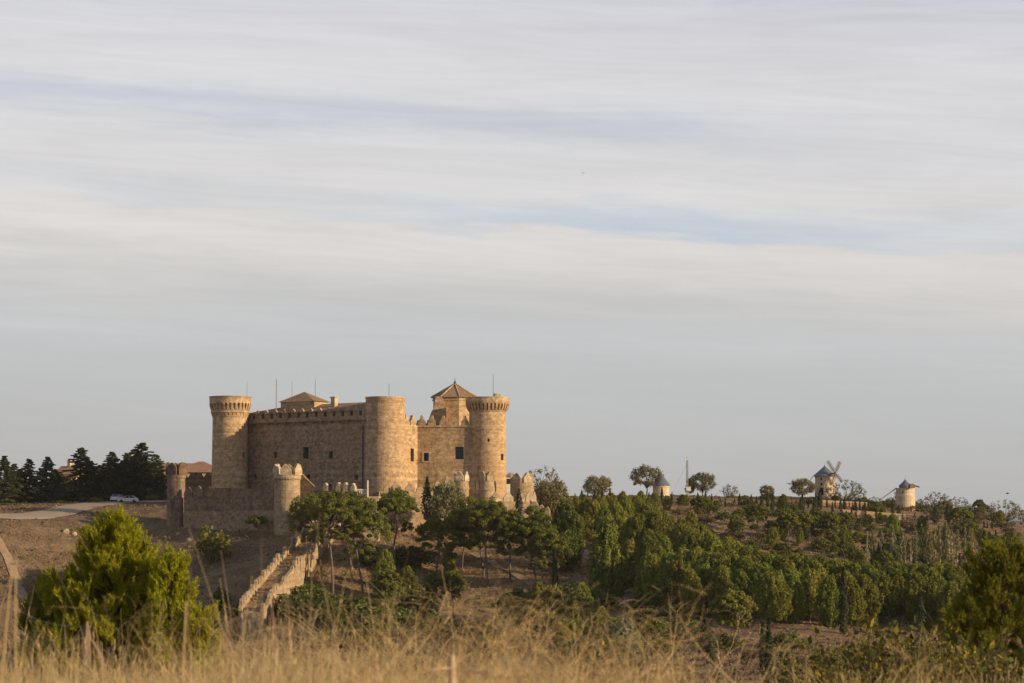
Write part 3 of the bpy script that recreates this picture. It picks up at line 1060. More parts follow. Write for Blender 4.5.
def turret(C, prof, mat, merl, r, zbase, h, w, style, name='turret', a0=0.0, n=5, seg=32):
    t = MB().lathe(C[0], C[1], prof, seg, jit=.012).build(name, mat, outer)
    for k in range(n):
        a = a0 + 2 * math.pi * k / n
        add_merlon(t, merl, (C[0] + math.cos(a) * (r - .28), C[1] + math.sin(a) * (r - .28), zbase - .02), a + math.pi / 2, w, h, .5, style)
    return t


# left corner turret
T1 = col_pt(176, 483)
u1 = 483 * K
z1 = lambda py: zat(py, 483)
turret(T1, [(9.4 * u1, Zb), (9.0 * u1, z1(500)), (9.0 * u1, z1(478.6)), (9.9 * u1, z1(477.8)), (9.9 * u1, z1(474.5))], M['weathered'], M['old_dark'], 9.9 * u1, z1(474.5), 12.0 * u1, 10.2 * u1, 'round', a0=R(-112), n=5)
# left front wall
w0, w1 = col_pt(184, 481), col_pt(278, 471)
zw1 = zat(492, 476)
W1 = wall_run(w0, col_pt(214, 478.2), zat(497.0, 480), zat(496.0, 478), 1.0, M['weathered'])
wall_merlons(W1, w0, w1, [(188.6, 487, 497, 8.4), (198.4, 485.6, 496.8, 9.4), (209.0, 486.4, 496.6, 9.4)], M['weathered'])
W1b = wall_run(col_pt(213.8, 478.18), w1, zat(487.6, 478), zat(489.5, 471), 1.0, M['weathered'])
cut = MB()
for px, py in ((198.6, 518.5), (221.3, 496)):
    p = seg_pt(w0, w1, px)
    cut.box((p[0], p[1], zat(py, p[1])), (.5, 1.1, .9), -.1)
pa, pb = w0, w1
dq = (Vector(pb) - Vector(pa)).normalized()
nq = Vector((dq.y, -dq.x)) * .55
MB().prism([(pa[0] + nq.x + dq.x * .3, pa[1] + nq.y + dq.y * .3), (pb[0] + nq.x * .9, pb[1] + nq.y * .9), (pb[0], pb[1] + .3), (pa[0] + dq.x * .3, pa[1] + .3)], Zb, [zat(512, 480), zat(511, 470), zat(510, 470), zat(511, 480)]).build('plinth', M['rubble_shade'], outer)
# older wall with dark pointed merlons behind
b0, b1 = col_pt(181, 507), col_pt(215, 504)
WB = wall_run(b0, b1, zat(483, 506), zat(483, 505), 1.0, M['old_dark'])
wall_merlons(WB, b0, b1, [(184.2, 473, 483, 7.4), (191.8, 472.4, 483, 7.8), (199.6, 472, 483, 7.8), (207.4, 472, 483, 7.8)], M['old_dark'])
# second turret, lit from the right
T2 = col_pt(287.2, 470)
u2 = 470 * K
z2 = lambda py: zat(py, 470)
turret(T2, [(13.4 * u2, Zb), (13.0 * u2, z2(500)), (12.9 * u2, z2(480.2)), (13.9 * u2, z2(479)), (13.9 * u2, z2(474.5))], M['outer'], M['pale'], 13.9 * u2, z2(475), 11.4 * u2, 11.0 * u2, 'point', a0=R(-93), n=6)
# wall from the turret to the gate
g0, g1 = col_pt(298, 471), col_pt(381, 466)
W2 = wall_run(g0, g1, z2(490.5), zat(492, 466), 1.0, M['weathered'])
wall_merlons(W2, g0, g1, [(326, 482.5, 491.2, 4.2), (338.8, 482, 491.5, 4.2), (345.8, 482, 491.5, 4.4), (353.5, 483, 491.8, 4.2)], M['pale'], t=1.1)
sp0, sp1 = at(302, 474.5, 472), at(316, 488.5, 470.5)
dd = Vector((sp1.x - sp0.x, sp1.y - sp0.y)).normalized()
MB().prism([(sp0.x, sp0.y), (sp1.x, sp1.y), (sp1.x - dd.y * .45, sp1.y + dd.x * .45), (sp0.x - dd.y * .45, sp0.y + dd.x * .45)], z2(493), [sp0.z, sp1.z, sp1.z, sp0.z]).build('stair_parapet', M['outer'], outer)
MB().tube([(sp0.x + .02, sp0.y - .1, sp0.z + .06), (sp1.x, sp1.y - .1, sp1.z + .06)], .13, 6).build('stair_coping', M['pale'], outer)
# gate terrace with balustrade
q0, q1 = col_pt(354.5, 461), col_pt(379, 461)
T = MB().prism([q0, q1, (q1[0] + .3, 465), (q0[0], 465)], Zb, zat(496.4, 461)).build('gate_terrace', M['pale'], outer)
bal = MB()
bal.box(((q0[0] + xat(368, 461)) / 2, 461.15, zat(489.6, 461)), (xat(368, 461) - q0[0], .3, .2))
for k in range(7):
    x = q0[0] + .25 + k * .38
    bal.box((x, 461.15, zat(493, 461)), (.17, .2, 1.16))
bal.build('balustrade', M['white'], T)
pl = at(367.6, 497, 460.8)
MB().tube([pl, (pl.x, pl.y, zat(480.5, 460.8))], .14, 8).build('gate_post', M['white'], T)
# wall right of the gate up to the third turret
h0, h1 = col_pt(379, 466), col_pt(457, 471)
W3 = wall_run(h0, h1, zat(491.5, 466), zat(491, 471), 1.0, M['outer'])
wall_merlons(W3, h0, h1, [(387.5, 485, 492, 7), (396.6, 481.5, 492, 9), (410.4, 483.4, 492, 9), (420.5, 486, 492, 7), (438, 480, 492, 8), (447.2, 476.5, 492, 6.4)], M['outer'])
# third turret
T3 = col_pt(461.2, 473)
u3 = 473 * K
z3 = lambda py: zat(py, 473)
turret(T3, [(8.0 * u3, Zb), (7.6 * u3, z3(491)), (8.0 * u3, z3(489.6)), (8.2 * u3, z3(488.8)), (7.1 * u3, z3(481))], M['outer'], M['pale'], 7.2 * u3, z3(481.2), 10.0 * u3, 7.6 * u3, 'point', a0=R(-104), n=5)
k0, k1 = col_pt(467, 474), col_pt(482, 473)
W5 = wall_run(k0, k1, z3(490), z3(490), .9, M['outer'])
wall_merlons(W5, k0, k1, [(472.4, 477.3, 490, 4.6), (477.4, 479.6, 490, 3.4)], M['pale'])
# fourth turret
T4 = col_pt(486.8, 474)
turret(T4, [(8.2 * u3, Zb), (7.7 * u3, z3(500)), (8.0 * u3, z3(490.8)), (8.2 * u3, z3(490)), (7.1 * u3, z3(480.6))], M['outer'], M['outer'], 7.2 * u3, z3(480.8), 9.8 * u3, 7.2 * u3, 'point', a0=R(-60), n=5)
# low front wall to the right corner
m0, m1 = col_pt(489, 468), col_pt(537, 471)
W4 = wall_run(m0, m1, zat(501.5, 468), zat(501.5, 471), 1.0, M['outer'])
wall_merlons(W4, m0, m1, [(496.6, 491.6, 502, 10), (508.6, 492.4, 502, 9.6), (521, 492.6, 502, 7), (529.4, 491.2, 502, 6.6), (534.6, 491.4, 502, 3.8)], M['pale'])
# fifth turret, right corner
T5 = col_pt(522, 482)
u5 = 482 * K
z5 = lambda py: zat(py, 482)
turret(T5, [(12.6 * u5, Zb), (11.9 * u5, z5(500)), (11.7 * u5, z5(482.5))], M['outer'], M['pale'], 11.7 * u5, z5(482.6), 10.0 * u5, 9.4 * u5, 'point', a0=R(-118), n=6)

# ------------------------------------------------------------------ walls beyond the castle's corner
ruin = thing('ruined_wall', at(544, 515, 466), 'broken stub of lit stone wall right of the castle corner among pines', 'wall')
u = 466 * K
pr = [(-11 * u, -4), (9 * u, -4), (9 * u, 1.0), (7 * u, 1.6), (4 * u, 1.2), (1 * u, 2.0), (-2 * u, 1.7), (-5 * u, 2.6), (-8 * u, 2.4), (-11 * u, 3.2)]
MB().profile(pr, at(541, 515, 466), R(-8), 1.2).build('wall_stub', M['outer'], ruin)

# wall that runs down the slope from the castle, a walk between two parapets
descent = thing('descending_wall', at(300, 560, 440), 'crumbling pale double parapet wall running down the slope from the castle', 'wall')
path = [(331, 519, 470), (323, 527, 460), (311, 540, 450), (300, 551, 440), (289, 563, 430), (275, 580, 417), (262, 596, 404), (251, 612, 391)]
C3 = [at(*q) for q in path]
W_ = 3.5
core, lpar, rpar = MB(), MB(), MB()
Ls, Rs = [], []
for k, c in enumerate(C3):
    d = (C3[min(k + 1, len(C3) - 1)] - C3[max(k - 1, 0)])
    d = Vector((d.x, d.y)).normalized()
    nrm = Vector((d.y, -d.x))                                 # left-hand side as seen going downhill -> -x
    if nrm.x > 0:
        nrm = -nrm
    Ls.append((c.x + nrm.x * W_ / 2, c.y + nrm.y * W_ / 2, c.z))
    Rs.append((c.x - nrm.x * W_ / 2, c.y - nrm.y * W_ / 2, c.z))
for k in range(len(C3) - 1):
    a, b, c, d = Ls[k], Ls[k + 1], Rs[k + 1], Rs[k]
    zlow = min(ground([p[0] for p in (a, b, c, d)], [p[1] for p in (a, b, c, d)])) - 2
    core.prism([a[:2], b[:2], c[:2], d[:2]], zlow, [a[2], b[2], c[2], d[2]])
cw = core.build('wall_body', M['outer'], descent)
for pts, nm, hh, mat in ((Ls, 'left', .9, M['outer']), (Rs, 'right', .5, M['outer'])):
    tot = 0
    for k in range(len(pts) - 1):
        a, b = Vector(pts[k]), Vector(pts[k + 1])
        ln = (b - a).length
        d = (b - a).normalized()
        rz = math.atan2(d.y, d.x)
        m = MB()
        z = lambda p: p.z
        th = .55
        nv = Vector((-d.y, d.x, 0)).normalized() * th / 2
        if nm == 'left' or k < 7:
            hb_ = hh
            cuts = 4
            for q in range(cuts):                              # the wall top is broken into uneven lengths
                p_, r_ = a.lerp(b, q / cuts), a.lerp(b, (q + 1) / cuts)
                hq = hh * (.45 + .75 * random.random()) if nm == 'right' else hh * (.8 + .3 * random.random())
                m.prism([(p_.x - nv.x, p_.y - nv.y), (r_.x - nv.x, r_.y - nv.y), (r_.x + nv.x, r_.y + nv.y), (p_.x + nv.x, p_.y + nv.y)], min(a.z, b.z) - 1.5, [p_.z + hq, r_.z + hq, r_.z + hq, p_.z + hq])
            par = m.build('parapet', mat, descent)
            nn = max(1, int(ln / 2.6))
            for q in range(nn):
                if random.random() < (.5 if nm == 'right' else .22):
                    continue
                p = a.lerp(b, (q + .5) / nn)
                hm = (.55 + .85 * random.random()) * (1 if nm == 'left' else .8)
                add_merlon(par, mat, (p.x, p.y, p.z + hb_ - .25), rz, random.uniform(1.1, 2.0), hm + .15, th - .05, 'round' if q % 2 else 'block')
# the ruined tower where the wall meets the castle slope
rtw = MB()
tc_ = at(304, 546, 452)
rtw.lathe(tc_.x, tc_.y, [(2.6, tc_.z - 6), (2.4, tc_.z - 1), (2.2, tc_.z + 2.4)], 14, jit=.2)
rtw.build('ruined_turret', M['weathered'], descent)
for px, py, Y, s, h in ((338, 533, 462, 2.2, 5.5), (326, 522, 465, 2.6, 4.0), (345, 527, 466, 1.6, 4.2)):
    c = at(px, py, Y)
    MB().lathe(c.x, c.y, [(s * .62, c.z - h), (s * .55, c.z), (s * .42, c.z + 1.2), (s * .2, c.z + 1.9)], 9, jit=.35).build('wall_fragment', M['pale'], descent)
# dry grass has grown over the walk between the parapets
Qg = []
for k in range(2600):
    f = random.random() * (len(path) - 1.01)
    i = int(f)
    a = Vector(Ls[i]).lerp(Vector(Ls[i + 1]), f - i); b = Vector(Rs[i]).lerp(Vector(Rs[i + 1]), f - i)
    p = a.lerp(b, random.uniform(.1, .9))
    t_ = random.uniform(0, 6.28); h_ = random.uniform(.08, .4)
    d = Vector((math.cos(t_), math.sin(t_), 0)) * random.uniform(.04, .12)
    l = Vector((random.gauss(0, .2), random.gauss(0, .2), h_))
    p.z -= .03
    Qg.append([p - d, p + d, p + d * .5 + l, p - d * .4 + l])
tag(quad_mesh('wall_top_grass', np.array([[tuple(v) for v in q] for q in Qg]), M['straw_hill']), kind='stuff')
# buttresses on the lit side
for k, (px, py, Y) in enumerate(((306, 556, 446), (314, 549, 452), (320, 542, 456), (286, 585, 424), (276, 600, 414))):
    c = at(px, py, Y)
    MB().box((c.x + .3, c.y, c.z - 2), (.9, 1.4, 5.0), -.2, .8).build('buttress', M['pale'], descent)
# ------------------------------------------------------------------ vegetation builders
def unit(v):
    return v / np.maximum(np.linalg.norm(v, axis=-1, keepdims=True), 1e-9)


def leaf_quads(P, N, size, aspect=1.6, jit=0.5):
    """flat little leaf faces at P, facing roughly along N"""
    n = len(P)
    N = unit(N + rng.normal(0, jit, (n, 3)))
    r = rng.normal(0, 1, (n, 3))
    A = unit(np.cross(N, r))
    B = np.cross(N, A)
    s = (size * rng.uniform(.6, 1.35, n))[:, None]
    A = A * s * aspect / 2
    B = B * s / 2
    return np.stack([P - A - B * .4, P - A * .1 - B, P + A, P - A * .1 + B], 1)


def clump_cloud(clumps, n, size, jit=.55, aspect=1.5, shell=.55):
    """clumps: rows of x,y,z,rx,ry,rz ; n leaves each"""
    C = np.asarray(clumps, float)
    out = []
    for c in C:
        d = unit(rng.normal(0, 1, (n, 3)))
        rad = rng.uniform(shell, 1.0, n)[:, None]
        P = c[:3] + d * rad * c[3:6]
        Nn = unit(d / c[3:6])
        out.append(leaf_quads(P, Nn, size, aspect, jit))
    return np.concatenate(out)


def limb(m, a, b, r0, r1, bend=.1, seg=5, sides=6):
    a, b = Vector(a), Vector(b)
    L = (b - a).length
    off = Vector((random.uniform(-1, 1), random.uniform(-1, 1), random.uniform(-.3, .6))) * bend * L
    pts, rad = [], []
    for k in range(seg + 1):
        t = k / seg
        pts.append(a.lerp(b, t) + off * math.sin(math.pi * t))
        rad.append(r0 + (r1 - r0) * t)
    m.tube(pts, rad, sides)
    return pts


def tree_root(name, trunk, crown_Q, bark_m, leaf_m, ):
    r = thing(name, (0, 0, 0))
    trunk.build('trunk', bark_m, r, smooth=True)
    quad_mesh('crown', crown_Q, leaf_m, r)
    return r


def pine_tree(h=7.0, width=.62, low=.18, n_clump=62, n=46, leaf_m=None, leaf_s=.125):
    """upright bushy pine: tufted plumes that point up and outward"""
    m = MB()
    lean = Vector((random.uniform(-.05, .05) * h, random.uniform(-.05, .05) * h, 0))
    top = Vector((lean.x, lean.y, h * .93))
    limb(m, (0, 0, -.6), top, h * .020, h * .004, .02)
    cl = []
    for k in range(n_clump):
        t = low + (1 - low) * (k + random.random()) / n_clump
        env = width * h / 2 * random.uniform(.86, 1.14) * (math.sin(math.pi * ((t - low) / (1 - low) * .76 + .19)) ** .85)
        a = k * 2.4 + random.uniform(-.4, .4)
        rr = env * random.uniform(.45, .95)
        c = Vector((lean.x * t + rr * math.cos(a), lean.y * t + rr * math.sin(a), h * t - .02 * h))
        s = h * random.uniform(.036, .070) * (1.2 - .4 * t)
        cl.append((*c, s, s, s * random.uniform(1.4, 2.3)))
        if k % 3 == 0:
            limb(m, (lean.x * t, lean.y * t, h * (t - .09)), c, h * .007, h * .002, .1, 3, 4)
    return tree_root('pine_tree', m, clump_cloud(cl, n, leaf_s, .5, 3.2), M['bark'], leaf_m or M['pine'])


def umbrella_tree(h, cw, ch, base, trunk_pts, n_clump=70, n=60, leaf_s=.14, crown_at=None, flat=.5):
    """stone pine: bare leaning trunk, forked limbs, domed flat crown; coordinates local, base at the origin"""
    m = MB()
    r0 = .013 * h + .045
    pts = [Vector(p) for p in trunk_pts]
    # smooth the trunk line
    P = [Vector((0, 0, -.8))] + pts
    fine = []
    for i in range(len(P) - 1):
        p0, p1, p2, p3 = P[max(i - 1, 0)], P[i], P[i + 1], P[min(i + 2, len(P) - 1)]
        for k in range(5):
            t = k / 5
            fine.append(.5 * ((2 * p1) + (p2 - p0) * t + (2 * p0 - 5 * p1 + 4 * p2 - p3) * t * t + (3 * p1 - p0 - 3 * p2 + p3) * t ** 3))
    fine.append(P[-1])
    m.tube(fine, [r0 * (1 - .55 * k / (len(fine) - 1)) for k in range(len(fine))], 8)
    top = fine[-1]
    c0 = Vector(crown_at)
    cl = []
    for k in range(n_clump):
        a = k * 2.39996
        q = math.sqrt((k + .5) / n_clump)
        dome = math.sqrt(max(0, 1 - q * q))
        rr = cw / 2 * q * random.uniform(.84, 1.05)
        z = (dome * .40 + random.uniform(-.30, .06) * (1 if q < .8 else .6)) * ch
        c = c0 + Vector((rr * math.cos(a), rr * math.sin(a), z))
        s = random.uniform(.075, .12) * cw
        cl.append((*c, s, s, s * random.uniform(.55, .85)))
        if k % 6 == 0:
            limb(m, top, c - Vector((0, 0, s * .4)), r0 * .34, r0 * .08, .12, 4, 5)
    for k in range(n_clump // 4):                              # loose lower fringe
        a = random.random() * 6.283
        rr = cw / 2 * random.uniform(.35, .9)
        c = c0 + Vector((rr * math.cos(a), rr * math.sin(a), -ch * random.uniform(.12, .38)))
        s = random.uniform(.05, .085) * cw
        cl.append((*c, s, s, s * .8))
        limb(m, top, c, r0 * .2, r0 * .06, .15, 3, 4)
    return tree_root('umbrella_pine', m, clump_cloud(cl, n, leaf_s, .42, 2.8), M['bark'], M['umbrella'])


def cypress_tree(h=5.0, w=.20, n=1500, leaf_s=.16, name='cypress_tree', leaf_m=None):
    m = MB()
    limb(m, (0, 0, -.5), (0, 0, h * .9), h * .018, h * .004, .01)
    t = rng.uniform(.02, 1, n)
    env = w * h / 2 * np.clip(np.minimum((t + .10) / .28, 1), 0, 1) ** .6 * np.clip(1 - np.clip((t - .35) / .65, 0, 1) ** 1.7, 0, 1)
    a = rng.uniform(0, 2 * np.pi, n)
    lump = 1 + .22 * np.sin(a * 3 + t * 17) + .16 * np.sin(a * 5 - t * 29)
    r = env * rng.uniform(.62, 1.0, n) * lump
    P = np.stack([r * np.cos(a), r * np.sin(a), t * h], 1)
    N = np.stack([np.cos(a), np.sin(a), np.full(n, .45)], 1)
    return tree_root(name, m, leaf_quads(P, N, leaf_s, 2.0, .4), M['bark_dark'], leaf_m or M['cypress'])


def cedar_tree(h=13.0, w=.50, n_br=110, n=90, leaf_s=.2):
    """dark conifer with drooping layered branches and a ragged spire"""
    m = MB()
    lean = random.uniform(-.02, .02) * h
    limb(m, (0, 0, -.6), (lean, 0, h), h * .018, h * .002, .01)
    cl = []
    for k in range(n_br):
        t = .04 + .95 * (k + random.random() * .8) / n_br
        L = w * h / 2 * (1 - t) ** .95 * random.uniform(.35, 1.25) + .012 * h
        a = k * 2.4 + random.uniform(-.5, .5)
        for q in (.35, .68, 1.0):
            if q < 1 and L * q < .03 * h and k % 2:
                continue
            c = (lean * t + L * q * math.cos(a), L * q * math.sin(a), h * t - .10 * L * q + .01 * h)
            s = h * (.010 + .036 * (1 - t)) * random.uniform(.7, 1.25)
            cl.append((*c, s * 1.2, s * 1.2, s * .75))
        if k % 2 == 0:
            limb(m, (lean * t, 0, h * t), (lean * t + L * math.cos(a), L * math.sin(a), h * t - .10 * L), h * .005, h * .0015, .03, 3, 4)
    return tree_root('conifer_tree', m, clump_cloud(cl, n // 2, leaf_s, .6, 1.7), M['bark_dark'], M['cedar'])


def round_tree(h=6.0, w=.95, n_clump=110, n=64, leaf_s=.17, leaf_m=None, open_=False, low=.2):
    m = MB()
    fork = Vector((random.uniform(-.04, .04) * h, 0, h * low))
    limb(m, (0, 0, -.6), fork, h * .028, h * .020, .04)
    cl = []
    for k in range(n_clump):
        d = Vector((random.gauss(0, 1), random.gauss(0, 1), random.gauss(0, .9))).normalized()
        q = random.uniform(.45, 1.0) ** .6
        c = Vector((d.x * w * h / 2 * q, d.y * w * h / 2 * q, h * (low + (1 - low) * .52) + d.z * h * (1 - low) * .47 * q))
        s = h * (random.uniform(.06, .11) if open_ else random.uniform(.085, .135))
        cl.append((*c, s, s, s * .85))
        if k % (2 if open_ else 6) == 0:
            limb(m, fork + Vector((0, 0, random.uniform(0, .1) * h)), c, h * .011, h * .002, .12, 4, 4)
    return tree_root('round_tree', m, clump_cloud(cl, n, leaf_s, .9, 1.4, .15), M['bark_dark'], leaf_m or M['olive_leaf'])


def poplar_tree(h=9.0, w=.16, n_clump=44, n=16, leaf_m=None):
    m = MB()
    limb(m, (0, 0, -.6), (random.uniform(-.02, .02) * h, 0, h * .97), h * .018, h * .003, .02)
    cl = []
    for k in range(n_clump):
        t = .16 + .82 * (k + random.random()) / n_clump
        a = random.random() * 6.283
        rr = w * h / 2 * random.uniform(.2, 1.0) * math.sin(math.pi * min(1, t * .85 + .18)) ** .6
        c = (rr * math.cos(a), rr * math.sin(a), t * h)
        cl.append((*c, h * .026, h * .026, h * .055))
        if k % 2 == 0:
            limb(m, (0, 0, (t - .12) * h), c, h * .004, h * .0012, .05, 3, 4)
    return tree_root('poplar_tree', m, clump_cloud(cl, n, .20, .8, 1.5, .1), M['bark_pale'], leaf_m or M['poplar'])


def shrub(w=2.0, h=1.4, n_clump=30, n=50, leaf_s=.12, leaf_m=None, name='shrub'):
    m = MB()
    cl = []
    for k in range(n_clump):
        a = k * 2.4
        q = math.sqrt((k + .5) / n_clump)
        c = (w / 2 * q * math.cos(a) * .82, w / 2 * q * math.sin(a) * .82, h * (.12 + random.uniform(.15, .72) * math.sqrt(max(.05, 1 - q * q * .8))))
        s = random.uniform(.12, .2) * w
        cl.append((*c, s, s, s * h / w * 1.2))
        if k % 3 == 0:
            limb(m, (0, 0, -.3), c, .03 * h, .008 * h, .1, 3, 4)
    r = thing(name, (0, 0, 0))
    m.build('stem', M['bark_dark'], r, smooth=True)
    quad_mesh('foliage', clump_cloud(cl, n, leaf_s, .8, 1.6, .4), leaf_m or M['bush'], r)
    return r


# ------------------------------------------------------------------ placing
USED = set()
SCATTER = []        # (object, kind phrase, px, py, row hint) for the labels written at the end


def put(proto, loc, scale, rz=None, name=None):
    if proto not in USED:
        o = proto
        USED.add(proto)
    else:
        o = copy_tree(proto)
    o.location = loc
    s = scale if isinstance(scale, (tuple, list)) else (scale,) * 3
    o.scale = s
    o.rotation_euler.z = random.uniform(0, 6.283) if rz is None else rz
    if name:
        o.name = name
    return o


def grow(protos, h0, px, py, hpx, phrase, cat, group, wf=1.0, y0=200.0, loc=None, rz=None):
    """stand a copy of a prototype of height h0 on the ground at pixel (px, py), hpx pixels tall"""
    p = loc or hit(px, py, y0)
    s = hpx * p.y * K / h0
    pr = protos if not isinstance(protos, list) else random.choice(protos)
    o = put(pr, p, (s * wf, s * wf, s), rz)
    tag(o, None, cat, group)
    SCATTER.append((o, phrase, px, py))
    return o
# ------------------------------------------------------------------ prototypes
pines = [pine_tree(7.0, w, lo, nc, 66, None, .115) for w, lo, nc in ((.66, .10, 170), (.80, .16, 190), (.54, .08, 140), (.74, .24, 160), (.92, .18, 200), (.60, .28, 130), (.70, .05, 170))]
cyps = [cypress_tree(5.0, w, 900) for w in (.20, .26, .17)]
cedars = [cedar_tree(13.0, w) for w in (.70, .82, .74, .60)]
rounds = [round_tree(6.0, w) for w in (1.0, .86, 1.15)]
thins = [round_tree(6.0, 1.0, 80, 22, .16, M['thin_leaf'], True), round_tree(6.0, 1.25, 90, 22, .16, M['thin_leaf'], True, .24)]
poplars = [poplar_tree(9.0, .15, 50, 26), poplar_tree(9.0, .19, 60, 30), poplar_tree(9.0, .11, 40, 12)]
yellow_poplar = poplar_tree(9.0, .15, 44, 20, M['poplar_y'])
shrubs = [shrub(2.2, 1.5), shrub(2.0, 1.9), shrub(2.6, 1.3)]
dryshrubs = [shrub(2.2, 1.3, 24, 26, .13, M['bush_dry']), shrub(2.4, 1.7, 26, 26, .13, M['bush_dry'])]
yelshrub = shrub(2.2, 1.9, 26, 30, .14, M['bush_yel'])
round_pines = []
for i in range(4):      # parkland stone pines of the upper slope
    random.seed(90 + i)
    h = 7.0
    lx = random.uniform(-.5, .5)
    round_pines.append(umbrella_tree(h, h * (.62, .78, .56, .70)[i], h * .62, None, [(0, 0, 0), (lx * .4, 0, h * .22), (lx, .2, h * .48)], 70, 105, .14, (lx, .2, h * .66)))
PROTOS = pines + cyps + cedars + rounds + thins + poplars + [yellow_poplar] + shrubs + dryshrubs + [yelshrub] + round_pines
random.seed(5)

# ------------------------------------------------------------------ the tall umbrella pines on the castle slope
# base px, py, Y ; trunk bends (px,py) ; crown centre px,py ; crown width, height px ; label
UMB = [
    (322, 588, 436, [(320, 560), (316, 528)], (313, 509), 52, 40, 'tall umbrella pine, leftmost of the cluster before the shaded castle wall'),
    (333, 601, 428, [(332, 565), (328, 530)], (333, 507), 46, 42, 'umbrella pine with dark upright trunk, second from left in the castle cluster'),
    (352, 583, 438, [(350, 558), (345, 535)], (350, 508), 52, 42, 'umbrella pine with the highest crown of the left castle cluster'),
    (363, 591, 434, [(358, 560), (353, 532)], (366, 519), 48, 50, 'umbrella pine with pale leaning trunk, rightmost of the left castle cluster'),
    (395, 572, 444, [(394, 545), (397, 528), (396, 511)], (397, 502), 42, 34, 'slender umbrella pine with wavy pale trunk below the middle round tower'),
    (406, 526, 472, [(406, 519)], (414, 509), 34, 28, 'short umbrella pine close to the wall right of the middle tower'),
    (436, 567, 447, [(439, 555), (440, 545)], (440, 527), 48, 36, 'umbrella pine with curved trunk below the two dark cypresses'),
    (462, 564, 449, [(464, 549), (471, 538)], (474, 520), 42, 34, 'umbrella pine whose pale trunk bends right before the lit castle wall'),
    (484, 575, 444, [(481, 555), (478, 534)], (472, 513), 50, 40, 'broad umbrella pine with straight dark trunk below the right round tower'),
    (488, 585, 438, [(486, 560), (485, 537)], (489, 513), 46, 42, 'umbrella pine with twin look trunk directly below the right round tower'),
    (510, 584, 439, [(510, 560), (509, 540)], (514, 524), 44, 36, 'umbrella pine with thin dark trunk below the right corner turret'),
    (536, 586, 438, [(532, 560), (527, 537)], (532, 523), 46, 40, 'umbrella pine with leaning pale trunk below the ruined wall stub'),
    (543, 592, 434, [(542, 572), (543, 556)], (549, 541), 44, 32, 'smaller umbrella pine with forked crown right of the leaning pale trunk'),
    (454, 628, 405, [(453, 605), (451, 588)], (444, 577), 42, 22, 'low flat dark umbrella pine with bleached trunk above the dry weeds'),
    (405, 645, 380, [(402, 625), (396, 606)], (388, 584), 34, 36, 'round umbrella pine with leaning bleached trunk left of the flat dark one'),
    (740, 648, 304, [(739, 628), (739, 612)], (733, 601), 44, 30, 'lone umbrella pine on bare earth at the foot of the right slope'),
]
for bx, by, Y, tp, cc, cw, ch, lab in UMB:
    b = at(bx, by, Y)
    g_ = gz(b.x, b.y)
    b.z = g_
    u = Y * K
    loc = [(0, 0, 0)] + [tuple(at(px, py, Y) - b) for px, py in tp]
    cc = (cc[0], cc[1] + 4)
    ch *= 1.42
    cw *= .97
    cat_ = at(*cc, Y) - b
    h = (by - cc[1]) * u + ch * u / 2
    r = umbrella_tree(h, cw * u, ch * u, None, loc, 90, 150, .14, tuple(cat_ - Vector((0, 0, ch * u * .12))))
    r.location = b
    tag(r, lab, 'pine tree', 'umbrella pines on the slope')

# named single trees near the castle
def single(protos, h0, px, py, hpx, lab, cat, wf=1.0, y0=200, loc=None, rz=None, group=None):
    p = loc or hit(px, py, y0)
    o = put(protos, p, (hpx * p.y * K / h0 * wf,) * 2 + (hpx * p.y * K / h0,), rz)
    return tag(o, lab, cat, group)


def spot(px, py, Y):
    p = at(px, py, Y)
    p.z = min(p.z, gz(p.x, p.y) + .2)
    return p


single(cyps[1], 5, 427, 520, 43, 'dark cypress standing against the lit castle wall, taller of two', 'cypress', 1.0, loc=at(427, 520, 464))
single(cyps[1], 5, 436.5, 520, 33, 'shorter dark cypress right beside the taller cypress at castle wall', 'cypress', 1.2, loc=at(436.5, 520, 463))
single(cyps[1], 5, 519, 524, 35, 'dark cypress in front of the right corner turret', 'cypress', 1.0, loc=at(519, 524, 463))
single(rounds[1], 6, 448, 530, 48, 'yellowish green loose tree behind the cypress pair at castle foot', 'tree', .9, loc=at(448, 530, 462))
single(rounds[0], 6, 552, 526, 50, 'dense round green tree right of the castle corner', 'tree', .75, loc=at(552, 527, 500))
single(thins[0], 6, 543, 505, 42, 'thin nearly leafless tree rising behind the castle corner', 'tree', .8, loc=at(543, 508, 560))
single(pines[1], 7, 566, 575, 72, 'big bushy pine with pale trunk right of the castle corner', 'pine tree', .75, loc=at(566, 575, 446))
single(pines[2], 7, 604, 622, 100, 'largest dark pine standing alone before the right slope', 'pine tree', .75, loc=at(604, 620, 392))
single(pines[2], 7, 630, 604, 62, 'narrow dark pine just right of the largest dark pine', 'pine tree', .9, loc=at(630, 604, 400))
single(cyps[0], 5, 555, 612, 62, 'slim dark cypress left of the largest dark pine', 'cypress', .55, loc=at(555, 612, 405))
single(cyps[2], 5, 536, 522, 26, 'small cypress at the castle corner below the thin bare tree', 'cypress', 1, loc=at(541, 516, 490))
for px, py, hp, lab in ((384, 600, 48, 'slim dark young pine left of the flat dark umbrella pine'), (408, 608, 40, 'small dark young pine behind the bleached leaning trunk'), (388, 590, 28, 'small dark bushy pine between pale pine trunks below gate'), (449, 574, 24, 'little dark pine in the gap beside a curved trunk'), (528, 640, 38, 'bright young pine in front of the trunks under ruined wall'), (573, 642, 40, 'green young pine at the lower slope left of the dark pines'), (547, 640, 34, 'young pine between two brighter young pines on lower slope'), (592, 650, 34, 'bushy young pine at lower slope above the grey green shrub')):
    single(random.choice(pines), 7, px, py, hp, lab, 'pine tree', .8)

